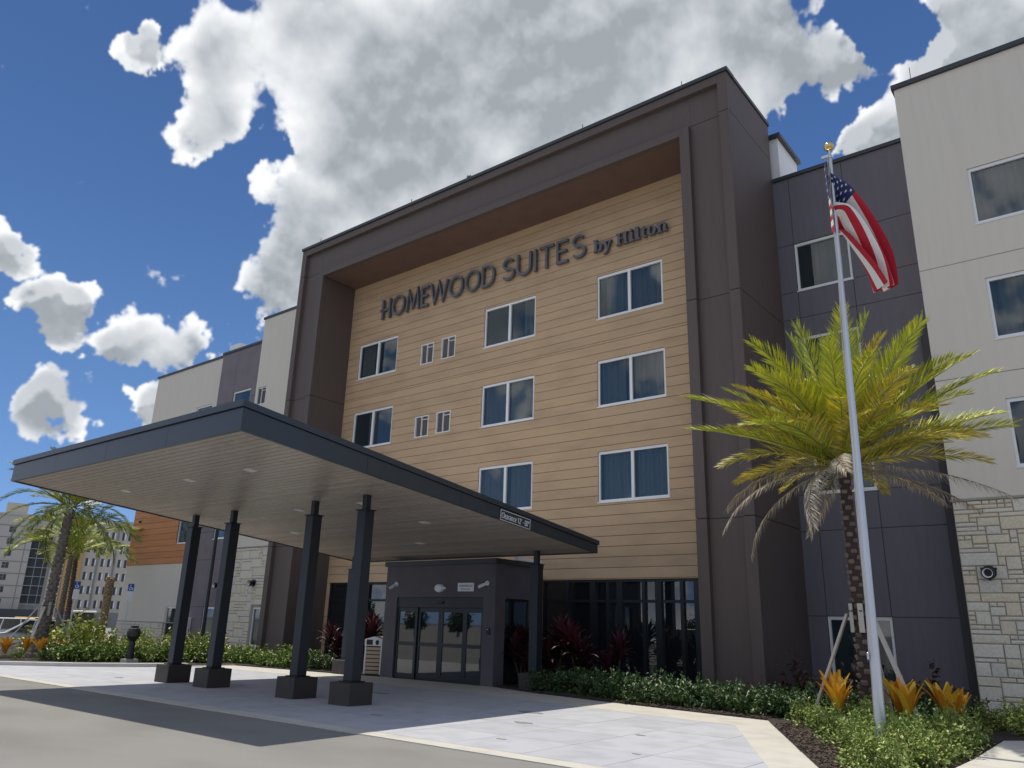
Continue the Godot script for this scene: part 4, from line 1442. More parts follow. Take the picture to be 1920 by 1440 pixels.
# sword-leaved rosettes: each leaf a strip that bends out
func rosette(n: int, l: float, w: float, spread: float, ca: Color, cb: Color, lift := 0.0, wp := [0.55, 0.8, 1.0, 0.95, 0.65, 0.02]) -> ArrayMesh:
	var b := MB.new()
	for i in n:
		var a := i * 2.399963 + rf(-0.2, 0.2)
		var f := float(i) / n
		var lean := spread * (0.25 + 0.75 * f) * rf(0.8, 1.15)
		var ll := l * rf(0.75, 1.1)
		var out := Vector3(cos(a), 0, sin(a))
		var p := Vector3(0, lift * (1.0 - f), 0) + out * 0.02
		var c := ca.lerp(cb, rf(0, 1))
		var pts := []
		var ang := 1.5 - lean * 0.5
		for k in 6:
			pts.append(p)
			p += (out * cos(ang) + Vector3.UP * sin(ang)) * ll / 5.0
			ang -= lean * 0.32
		var s := Vector3(-sin(a), 0, cos(a))
		for k in 5:
			var w0: float = w * wp[k] * 0.5
			var w1: float = w * wp[k + 1] * 0.5
			var dn: Vector3 = (pts[k + 1] - pts[k]).cross(s).normalized()
			if dn.y < 0:
				dn = -dn
			b.col = c * (0.8 + 0.1 * k) if k < 3 else c
			# a channelled blade: both halves rise from the midrib
			for sg in [-1.0, 1.0]:
				b.quad(pts[k], pts[k] + s * sg * w0 + dn * w0 * 0.45, pts[k + 1] + s * sg * w1 + dn * w1 * 0.45, pts[k + 1], dn)
	return b.mesh()

var rosettes := {}

func bromeliad(at: Vector3, sc: float, label: String) -> void:
	if rosettes.is_empty():
		for v in 3:
			rosettes[v] = rosette(14, 0.70, 0.115, 0.46, Color(0.60, 0.22, 0.02), Color(0.82, 0.54, 0.04), 0.0, [0.7, 0.85, 1.0, 1.0, 0.85, 0.3])
	var o := thing("bromeliad", label, "bromeliad", at, rf(0, TAU), "orange bromeliads in the beds")
	o.scale = Vector3.ONE * sc
	put("leaves", rosettes[rng.randi() % 3], M.leaf_orange, o)

func cordyline(at: Vector3, sc: float, label: String) -> void:
	if not rosettes.has("c"):
		rosettes["c"] = rosette(30, 0.62, 0.085, 1.15, Color(0.022, 0.008, 0.011), Color(0.085, 0.018, 0.028), 0.3)
	var o := thing("cordyline", label, "red plant", at, rf(0, TAU), "dark red cordylines by the lobby windows")
	o.scale = Vector3.ONE * sc
	var b := MB.new()
	for k in 3:
		var e := Vector3(cos(k * 2.1) * 0.18, 0.38 + 0.22 * k, sin(k * 2.1) * 0.18)
		b.tube([Vector3.ZERO, e * 0.6 + Vector3(0, 0.05, 0), e], [0.025, 0.022, 0.02], 6)
		var h := put("leaves", rosettes["c"], M.leaf_red, o)
		h.position = e - Vector3(0, 0.12, 0)
		h.rotation.y = k * 1.7
	put("stem", b.mesh(), M.stem, o)

func build_plants() -> void:
	# bed round the palm: small-leaved bright shrubs
	var reg := poly([[6.35, 5.9], [7.5, 7.6], [8.35, 9.4], [8.85, 11.2], [9.0, 11.2], [9.02, 8.4], [9.0, 6.3], [8.9, 5.4], [6.5, 4.9]])
	var spots := []
	for i in 9000:
		var p := Vector2(rf(5.9, 9.3), rf(4.4, 11.6))
		if not Geometry2D.is_point_in_polygon(p, reg):
			continue
		if p.distance_to(Vector2(8.17, 8.0)) < 0.22 or p.distance_to(Vector2(7.3, 5.2)) < 0.3:
			continue
		var ok := true
		for s: Vector2 in spots:
			if s.distance_to(p) < 0.44:
				ok = false
				break
		if ok:
			spots.append(p)
	for p: Vector2 in spots:
		shrub("small", Vector3(p.x, 0.03, p.y), rf(0.86, 1.05), "bright small-leaved shrub in the bed around the palm and flagpole", "small-leaved shrubs around the palm")
	for q in [[8.9, 3.6], [9.6, 4.2], [10.3, 3.7], [9.9, 3.0], [9.2, 2.7]]:
		shrub("small", Vector3(q[0], 0.03, q[1]), 1.15, "leafy green shrub in front of the stone wall at the right edge", "shrubs before the right stone wall")
	# darker hedge under the lobby windows and along the portal
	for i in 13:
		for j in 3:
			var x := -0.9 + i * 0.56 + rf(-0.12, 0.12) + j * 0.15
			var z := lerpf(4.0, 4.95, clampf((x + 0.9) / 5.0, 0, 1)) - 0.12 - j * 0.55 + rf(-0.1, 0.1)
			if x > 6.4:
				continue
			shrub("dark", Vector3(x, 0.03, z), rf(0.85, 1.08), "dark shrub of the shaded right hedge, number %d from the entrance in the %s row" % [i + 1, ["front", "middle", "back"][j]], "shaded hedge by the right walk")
	for q in [[6.6, 1.9], [7.4, 1.4], [8.2, 2.0], [6.2, 3.0], [8.0, 3.4]]:
		shrub("dark", Vector3(q[0], 0.03, q[1]), 1.0, "dark green shrub at the foot of the grey wall behind the palm", "shrubs at the foot of the grey wall")
	for q in [[4.9, 1.5], [5.9, 0.6], [7.2, 0.3]]:
		shrub("maroon", Vector3(q[0], 0.03, q[1]), 1.0, "dark maroon bush against the grey wall behind the palm", "maroon bushes by the grey wall", "maroon_bush", "bush")
	var n := 0
	for q in [[6.75, 5.2, 1.05], [6.95, 5.75, 0.9], [7.78, 5.15, 1.0], [8.05, 5.75, 0.95], [8.45, 5.0, 0.95], [8.75, 5.6, 0.8]]:
		bromeliad(Vector3(q[0], 0.22, q[1]), q[2], ["tallest orange bromeliad left of the palm trunk", "orange bromeliad in front of the left palm brace", "orange bromeliad just right of the flagpole", "orange bromeliad below the right palm brace", "orange bromeliad right of the right palm brace", "low orange bromeliad at the right end of the palm bed"][n])
		n += 1
	n = 0
	for q in [[-2.2, 2.9, 1.1], [-1.5, 2.2, 1.25], [-0.6, 2.5, 1.15], [0.3, 2.1, 1.0], [-9.3, 2.4, 1.25], [-8.5, 2.9, 1.15], [-9.9, 3.0, 1.0]]:
		cordyline(Vector3(q[0], 0.04, q[1]), q[2], ["dark red cordyline next to the right canopy post", "tall dark red cordyline before the dark lobby glass", "dark red cordyline in the middle of the right lobby windows", "smallest dark red cordyline under the right lobby windows", "tall dark red cordyline left of the litter bin", "dark red cordyline nearest the litter bin", "dark red cordyline at the left end of the left lobby window"][n])
		n += 1
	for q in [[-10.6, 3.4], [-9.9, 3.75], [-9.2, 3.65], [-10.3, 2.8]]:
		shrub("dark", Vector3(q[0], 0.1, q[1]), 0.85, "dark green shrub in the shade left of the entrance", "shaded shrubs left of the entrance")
	# left bed: broad-leaved hedge along walk and curb
	for i in 13:
		for j in 2:
			shrub("broad", Vector3(-13.2 + 0.27 * j - i * 0.45 + (2.6 if i < 6 else 2.2), 0.1, 3.75 - 0.6 * j + rf(-0.12, 0.12)), rf(0.72, 0.95), "bright shrub of the low left hedge, number %d from the entrance, %s row" % [i + 1, ["front", "back"][j]], "low hedge along the left walk")
	for i in 11:
		var f := i / 15.0
		for j in 2:
			var x := lerpf(-14.0, -17.6, f) - 0.55 - j * 0.65
			var z := lerpf(4.6, 10.4, f)
			shrub("broad", Vector3(x + rf(-0.15, 0.15), 0.1, z + rf(-0.15, 0.15)), rf(0.85, 1.15), "bright shrub of the left curb hedge, number %d from the walk, %s row" % [i + 1, ["front", "back"][j]], "hedge behind the left curb")
	for q in [[-16.6, 4.9], [-17.4, 5.6], [-17.8, 4.2], [-18.6, 5.2], [-19.0, 6.2], [-19.6, 4.6], [-16.0, 3.6], [-17.0, 3.0], [-18.3, 3.2], [-20.4, 5.6], [-19.9, 7.0], [-21.0, 4.4]]:
		shrub("yellow", Vector3(q[0], 0.1, q[1]), rf(0.8, 1.05), "yellow-green shrub behind the curb hedge in the left bed", "yellow-green shrubs in the left bed")
	for q in [[-22.6, 6.2], [-23.4, 5.4], [-24.4, 6.2], [-24.0, 4.6], [-25.2, 5.2]]:
		shrub("yellow", Vector3(q[0], 0.1, q[1]), rf(1.3, 1.55), "tall yellow-green shrub between the left palms", "tall shrubs between the left palms")
	for q in [[-20.0, 1.6], [-20.9, 1.9], [-21.8, 1.4], [-19.2, 1.5], [-17.6, 2.3], [-22.7, 1.9]]:
		shrub("maroon", Vector3(q[0], 0.1, q[1]), rf(0.85, 1.05), "dark maroon bush before the left stone tower", "maroon bushes by the left tower", "maroon_bush", "bush")
	for q in [[-25.5, 10.6], [-26.3, 10.0]]:
		shrub("fire", Vector3(q[0], 0.1, q[1]), 1.1, "red and orange leafed bush at the far left edge", "red bushes at the far left", "red_bush", "bush")
	var bl := ["orange bromeliad nearest the left palm trunk", "orange bromeliad right of the leaning left brace", "tallest orange bromeliad of the left bed", "orange bromeliad at the curb left of the palm", "orange bromeliad behind the left curb", "orange bromeliad at the left edge of the picture", "orange bromeliad beside the red bush", "orange bromeliad in front of the red bush", "orange bromeliad between palm and curb"]
	n = 0
	for q in [[-19.0, 7.75], [-19.55, 8.2], [-20.2, 8.45], [-20.9, 8.9], [-21.5, 9.6], [-20.5, 9.5], [-22.0, 10.2], [-19.6, 9.3], [-18.6, 8.6]]:
		bromeliad(Vector3(q[0], 0.15, q[1]), rf(0.68, 0.9), bl[n])
		n += 1
	for q in [[-17.6, 8.9], [-18.3, 9.4], [-19.0, 9.9], [-19.9, 10.6], [-18.0, 10.2], [-19.3, 11.4], [-21.0, 12.0], [-22.6, 12.2]]:
		shrub("broad", Vector3(q[0], 0.1, q[1]), 0.5, "low shrub at the curb below the left bromeliads", "low shrubs below the left bromeliads")

# ---- palms -------------------------------------------------------------------------------
func frond_mesh(l: float, curve: float, lf: float, ca: Color, cb: Color, droop: float, pairs := 62, wide := 0.03, dead := 0.0) -> ArrayMesh:
	var b := MB.new()
	var pts := []
	var dirs := []
	var p := Vector3.ZERO
	var steps := 14
	for i in steps + 1:
		var s := float(i) / steps
		var a := -curve * pow(s, 1.5)
		var d := Vector3(cos(a), sin(a), 0)
		pts.append(p)
		dirs.append(d)
		p += d * l / steps
	var rads := []
	for i in steps + 1:
		rads.append(lerpf(0.022, 0.004, float(i) / steps))
	b.col = ca.lerp(Color(0.25, 0.2, 0.08), 0.5)
	b.tube(pts, rads, 5, false)
	for i in pairs:
		var s := lerpf(0.10, 0.995, float(i) / (pairs - 1))
		var f := s * steps
		var k := mini(int(f), steps - 1)
		var at: Vector3 = pts[k].lerp(pts[k + 1], f - k)
		var d: Vector3 = dirs[k].lerp(dirs[k + 1], f - k).normalized()
		var up := Vector3(-d.y, d.x, 0)
		for sg in [-1.0, 1.0]:
			var ll := lf * (0.35 + 0.75 * sin(PI * clampf(s * 0.86 + 0.12, 0, 1))) * rf(0.85, 1.12)
			var fw := lerpf(0.55, 1.3, s) * rf(0.8, 1.25)
			var dir := (d * fw + Vector3(0, 0, sg) * rf(0.7, 1.0) + up * rf(0.25, 0.7) * (1.0 - droop) + rand_dir() * 0.08).normalized()
			var dn := Vector3(0, -1, 0) * (0.10 + droop * 0.9) * ll
			var side := dir.cross(up).normalized()
			var w := wide * rf(0.7, 1.2)
			b.col = ca.lerp(cb, rf(0, 1)) * rf(0.8, 1.15)
			if rf(0, 1) < dead * (0.4 + s):
				b.col = Color(0.34, 0.29, 0.21) * rf(0.6, 1.4)
			side = (side + up * rf(-0.7, 0.7)).normalized()
			var m := at + dir * ll * 0.45 + dn * 0.25
			var tip := at + dir * ll * (1.0 - droop * 0.3) + dn
			b.tri(at, m + side * w * 0.5, m - side * w * 0.5, up)
			b.tri(m + side * w * 0.5, tip, m - side * w * 0.5, up)
	return b.mesh()

# a trunk wrapped in the stubs of old leaves
func palm_trunk(base: Vector3, top: Vector3, r0: float, r1: float, stubs: int, tone: String, parent: Node) -> void:
	var b := MB.new()
	var pts := []
	var rad := []
	for i in 9:
		var f := i / 8.0
		pts.append(base.lerp(top, f))
		rad.append(lerpf(r0, r1, f) + (0.05 * pow(1.0 - f, 6.0)))
	b.tube(pts, rad, 12)
	put("trunk", b.mesh(), M[tone], parent)
	var s := MB.new()
	for i in stubs:
		var f := (i + 0.5) / stubs
		var a := i * 2.399963
		var r := lerpf(r0, r1, f) + 0.05 * pow(1.0 - f, 6.0)
		var o := Vector3(cos(a), 0, sin(a))
		var g := rf(0.6, 1.7)
		s.col = Color(g, g * rf(0.9, 1.05), g * rf(0.85, 1.05))
		s.bev(base.lerp(top, f) + o * (r + 0.004), Vector3(r * 0.5, rf(0.62, 0.8) * r, r * 0.95), 0.012, Basis(Vector3.UP, -a) * Basis(Vector3.BACK, -0.42))
	var q := put("leaf_stubs", s.mesh(), M.bark_stub if tone == "bark_dark" else M[tone], parent)
	q.set_meta("kind", "stuff")

var frond_sets := {}

func crown(parent: Node, at: Vector3, tiers: Array, size: float) -> void:
	for t in tiers:
		# [kind, count, elevation from, to, length factor]
		if not frond_sets.has(t[0]):
			var v := []
			for k in 4:
				var cv := 0.55 + 0.28 * k
				match t[0]:
					"green": v.append(frond_mesh(2.7, cv * 0.62, 0.50, Color(0.21, 0.28, 0.022), Color(0.68, 0.68, 0.08), 0.03, 112, 0.025, 0.02))
					"gold": v.append(frond_mesh(2.7, cv * 0.72, 0.48, Color(0.36, 0.34, 0.03), Color(0.86, 0.70, 0.10), 0.10, 112, 0.024, 0.14))
					"dry": v.append(frond_mesh(2.7, cv * 0.8, 0.34, Color(0.22, 0.18, 0.13), Color(0.56, 0.50, 0.41), 0.5, 76, 0.018))
					"fresh": v.append(frond_mesh(2.7, cv + 0.2, 0.50, Color(0.10, 0.17, 0.03), Color(0.33, 0.38, 0.08), 0.2, 66, 0.034))
			frond_sets[t[0]] = v
		for i in t[1]:
			var f: float = (i + 0.5) / t[1]
			var el := deg_to_rad(lerpf(t[2], t[3], f) + rf(-6, 6))
			var az: float = i * 2.399963 + rf(-0.25, 0.25) + float(t[1])
			var o := put("frond", frond_sets[t[0]][rng.randi() % 4], M.frond_dry if t[0] == "dry" else M.frond, parent)
			var bs := Basis(Vector3.UP, az) * Basis(Vector3.BACK, el) * Basis(Vector3.RIGHT, rf(-0.5, 0.5))
			o.transform = Transform3D(bs.scaled(Vector3.ONE * size * float(t[4]) * rf(0.88, 1.1)), at + Vector3(cos(az) * 0.10, 0, -sin(az) * 0.10))

func brace(parent: Node, trunk: Vector3, y: float, r: float, feet: Array) -> void:
	for i in 5:
		var a := i * TAU / 5
		put("batten", boxm(Vector3(0.04, 0.5, 0.09), 0.004), M.lumber, parent).transform = Transform3D(Basis(Vector3.UP, -a), trunk + Vector3(cos(a) * (r + 0.03), y - 0.12, sin(a) * (r + 0.03)))
	var st := MB.new()
	st.lathe([Vector2(r + 0.055, -0.012), Vector2(r + 0.055, 0.012)], 16, Transform3D(Basis.IDENTITY, trunk + Vector3(0, y, 0)))
	put("strap", st.mesh(), M.dark_metal, parent)
	for f: Vector3 in feet:
		var d := (Vector3(f.x, 0, f.z) - Vector3(trunk.x, 0, trunk.z)).normalized()
		var top := trunk + Vector3(0, y - 0.05, 0) + d * (r + 0.10)
		var l := top - f
		var bs := Basis.looking_at(-l.normalized(), d)
		var o := put("prop", boxm(Vector3(0.09, 0.045, l.length()), 0.004), M.lumber, parent)
		o.transform = Transform3D(bs, (top + f) * 0.5)

func build_palms() -> void:
	var p := thing("palm_tree", "date palm with yellow-green crown and grey dead lower fronds, behind the flagpole", "palm", Vector3(7.3, 0.03, 5.2))
	palm_trunk(Vector3.ZERO, Vector3(-0.03, 4.55, 0.0), 0.105, 0.105, 120, "bark_dark", p)
	crown(p, Vector3(-0.03, 4.62, 0), [["green", 30, 86, 40, 1.14], ["gold", 28, 64, 20, 1.0], ["green", 10, 38, 14, 1.2], ["gold", 7, 20, 4, 1.0], ["dry", 9, 8, -16, 1.18]], 0.89)
	var br := thing("palm_brace", "wooden props and strapped battens holding the date palm by the flagpole", "tree support", Vector3(7.3, 0.03, 5.2))
	brace(br, Vector3.ZERO, 1.95, 0.13, [Vector3(-1.05, 0, -0.05), Vector3(0.92, 0, 0.35), Vector3(0.1, 0, -1.1)])
	# left of the hotel
	var q := thing("palm_tree", "tall palm with a ringed grey-brown trunk at the left, in front of the far buildings", "palm", Vector3(-21.75, 0.1, 7.4))
	palm_trunk(Vector3.ZERO, Vector3(0.1, 5.4, -0.1), 0.15, 0.14, 170, "bark_grey", q)
	crown(q, Vector3(0.1, 5.5, -0.1), [["fresh", 13, 78, 30, 1.0], ["green", 8, 45, 15, 0.95], ["fresh", 11, 12, -38, 1.05]], 1.0)
	var qb := thing("palm_brace", "grey wooden props of the tall left palm", "tree support", Vector3(-21.75, 0.1, 7.4))
	brace(qb, Vector3.ZERO, 1.7, 0.19, [Vector3(-0.35, 0, 1.25), Vector3(1.15, 0, 0.9), Vector3(0.2, 0, -1.3)])
	var r := thing("palm_tree", "shorter palm with spread fronds just right of the tall left palm", "palm", Vector3(-30.2, -0.2, 3.4))
	palm_trunk(Vector3.ZERO, Vector3(0.0, 4.5, 0.0), 0.11, 0.10, 170, "bark_grey", r)
	crown(r, Vector3(0.0, 4.55, 0.0), [["fresh", 12, 80, 35, 1.0], ["green", 6, 35, 5, 0.95]], 1.0)
	var s := thing("palm_tree", "slim palm with long drooping fronds between the far buildings and the orange boards", "palm", Vector3(-34.4, -0.5, 1.2))
	palm_trunk(Vector3.ZERO, Vector3(0.1, 6.1, 0.3), 0.12, 0.09, 200, "bark", s)
	crown(s, Vector3(0.1, 6.15, 0.3), [["fresh", 9, 75, 30, 1.15], ["green", 9, 28, -12, 1.3], ["fresh", 6, 15, -15, 1.4]], 1.0)
	var t := thing("palm_stump", "cut palm trunk without any fronds near the left tower", "palm trunk", Vector3(-26.5, 0.0, 3.0))
	palm_trunk(Vector3.ZERO, Vector3(0.0, 3.2, 0.0), 0.11, 0.15, 170, "bark_tan", t)

# ---- flag, posts, bin, signs -------------------------------------------------------------
func flag_image() -> ImageTexture:
	var w := 760
	var h := 400
	var im := Image.create(w, h, false, Image.FORMAT_RGB8)
	var red := Color(0.48, 0.012, 0.035).linear_to_srgb()
	var white := Color(0.78, 0.77, 0.75).linear_to_srgb()
	var blue := Color(0.02, 0.03, 0.13).linear_to_srgb()
	for k in 13:
		im.fill_rect(Rect2i(0, int(h * k / 13.0), w, int(h / 13.0) + 1), red if k % 2 == 0 else white)
	var cw := int(w * 0.4)
	var chh := int(h * 7.0 / 13.0)
	im.fill_rect(Rect2i(0, 0, cw, chh), blue)
	for row in 9:
		for c in (6 if row % 2 == 0 else 5):
			var cx: float = cw * ((c * 2 + 1 if row % 2 == 0 else c * 2 + 2) / 12.0)
			var cy: float = chh * (row + 1) / 10.0
			var st := PackedVector2Array()
			for k in 10:
				var rr := 10.5 if k % 2 == 0 else 4.1
				st.append(Vector2(cx + sin(k * PI / 5) * rr, cy - cos(k * PI / 5) * rr))
			for y in range(int(cy) - 11, int(cy) + 12):
				for x in range(int(cx) - 11, int(cx) + 12):
					if Geometry2D.is_point_in_polygon(Vector2(x + 0.5, y + 0.5), st):
						im.set_pixel(x, y, white)
	return ImageTexture.create_from_image(im)

func build_flag() -> void:
	var at := Vector3(8.17, 0.03, 8.0)
	var lean := Vector3(0.78, 0, -0.63) * 0.17
	var top := 9.55
	var f := thing("flagpole", "tall tapered aluminium flagpole with a gold ball, in the bed before the palm", "flagpole", at)
	var b := MB.new()
	b.tube([Vector3.ZERO, lean * 0.5 + Vector3(0, top * 0.5, 0), lean + Vector3(0, top, 0)], [0.080, 0.054, 0.028], 20)
	put("pole", b.mesh(), M.aluminium, f)
	var c := MB.new()
	c.lathe([Vector2(0.18, 0.0), Vector2(0.175, 0.03), Vector2(0.12, 0.09), Vector2(0.084, 0.16)], 20)
	put("base_collar", c.mesh(), M.aluminium, f)
	var t := MB.new()
	t.lathe([Vector2(0.0, 0.0), Vector2(0.042, 0.0), Vector2(0.042, 0.06), Vector2(0.02, 0.09), Vector2(0.02, 0.17), Vector2(0.0, 0.17)], 14, Transform3D(Basis.IDENTITY, lean + Vector3(0, top, 0)))
	t.box(lean + Vector3(-0.07, top + 0.03, 0.05), Vector3(0.12, 0.05, 0.03))
	put("truck", t.mesh(), M.aluminium, f)
	var s := SphereMesh.new()
	s.radius = 0.085
	s.height = 0.17
	s.radial_segments = 24
	s.rings = 14
	put("ball", s, M.brass, f).position = lean + Vector3(0, top + 0.24, 0)
	put("cleat", boxm(Vector3(0.03, 0.10, 0.035), 0.006), M.aluminium, f).position = Vector3(-0.05, 1.25, 0.06)
	var rp := MB.new()
	var side := Vector3(-0.55, 0, 0.83).normalized()
	for k in 2:
		var o := side * 0.075 + Vector3(0.03 * k, 0, 0.03 * k)
		var pts := []
		for i in 12:
			var h := lerpf(1.25, top, i / 11.0)
			pts.append(lean * h / top + o * lerpf(1.25, 0.75, i / 11.0) + Vector3(0.012 * sin(i * 1.7 + k), h, 0.012 * cos(i * 1.3)))
		rp.tube(pts, pts.map(func(_x): return 0.006), 5, false)
	put("halyard", rp.mesh(), M.rope, f)
	# the flag hangs in folds down to the right of the pole
	var right := Vector3(0.78, 0, -0.63)
	var near := Vector3(0.63, 0, 0.78)
	var hb := at + lean * 0.93 + Vector3(0, 9.42, 0)
	var tops := [Vector2(-0.13, 0.0), Vector2(0.05, -0.30), Vector2(0.27, -0.62), Vector2(0.56, -1.12), Vector2(0.80, -1.72), Vector2(0.86, -2.32)]
	var bots := [Vector2(-0.10, -1.34), Vector2(0.05, -1.22), Vector2(0.14, -1.28), Vector2(0.30, -1.62), Vector2(0.46, -2.0), Vector2(0.58, -2.34)]
	var nu := 70
	var nv := 40
	var P := func(u: float, v: float) -> Vector3:
		var k := u * 5.0
		var i := mini(int(k), 4)
		var fr := k - i
		var cub := func(a: Array) -> Vector2:
			var p0: Vector2 = a[maxi(i - 1, 0)]
			var p3: Vector2 = a[mini(i + 2, 5)]
			return (a[i] as Vector2).cubic_interpolate(a[i + 1], p0, p3, fr)
		var a: Vector2 = cub.call(tops)
		var e: Vector2 = cub.call(bots)
		var q := a.lerp(e, v)
		# the cloth is wider than it hangs: the rest goes into folds
		var amp := 0.20 * smoothstep(0.0, 0.35, u)
		var n := sin(v * 11.0 + u * 2.2 + 0.6) * amp + sin(v * 5.0 - u * 4.0) * 0.06 * u
		var wrap := -0.16 * (1.0 - smoothstep(0.0, 0.16, u)) * sin(clampf(u / 0.16, 0.0, 1.0) * PI)
		return hb + right * (q.x + 0.05 * sin(v * 11.0 + 1.9 + u) * smoothstep(0.1, 0.5, u)) + Vector3(0, q.y, 0) + near * (n + 0.11 * (1.0 - smoothstep(0.0, 0.12, u)) + wrap)
	var vs := PackedVector3Array()
	var ns := PackedVector3Array()
	var uv := PackedVector2Array()
	var ix := PackedInt32Array()
	for i in nu + 1:
		for j in nv + 1:
			var u := float(i) / nu
			var v := float(j) / nv
			vs.append(P.call(u, v))
			var du: Vector3 = P.call(minf(u + 0.01, 1.0), v) - P.call(maxf(u - 0.01, 0.0), v)
			var dv: Vector3 = P.call(u, minf(v + 0.01, 1.0)) - P.call(u, maxf(v - 0.01, 0.0))
			ns.append(dv.cross(du).normalized())
			uv.append(Vector2(u, v))
	for i in nu:
		for j in nv:
			var a := i * (nv + 1) + j
			var e := a + nv + 1
			ix.append_array(PackedInt32Array([a, e, e + 1, a, e + 1, a + 1]))
	var arr := []
	arr.resize(Mesh.ARRAY_MAX)
	arr[Mesh.ARRAY_VERTEX] = vs
	arr[Mesh.ARRAY_NORMAL] = ns
	arr[Mesh.ARRAY_TEX_UV] = uv
	arr[Mesh.ARRAY_INDEX] = ix
	var am := ArrayMesh.new()
	am.add_surface_from_arrays(Mesh.PRIMITIVE_TRIANGLES, arr)
	var fm := mat("flag", 1, 1, 1, 0.75)
	fm.albedo_texture = flag_image()
	fm.backlight_enabled = true
	fm.backlight = Color(0.25, 0.25, 0.25)
	fm.vertex_color_use_as_albedo = false
	var fl := put("flag", am, fm)
	tag(fl, "red, white and blue striped flag with stars, hanging in folds from the flagpole", "flag")

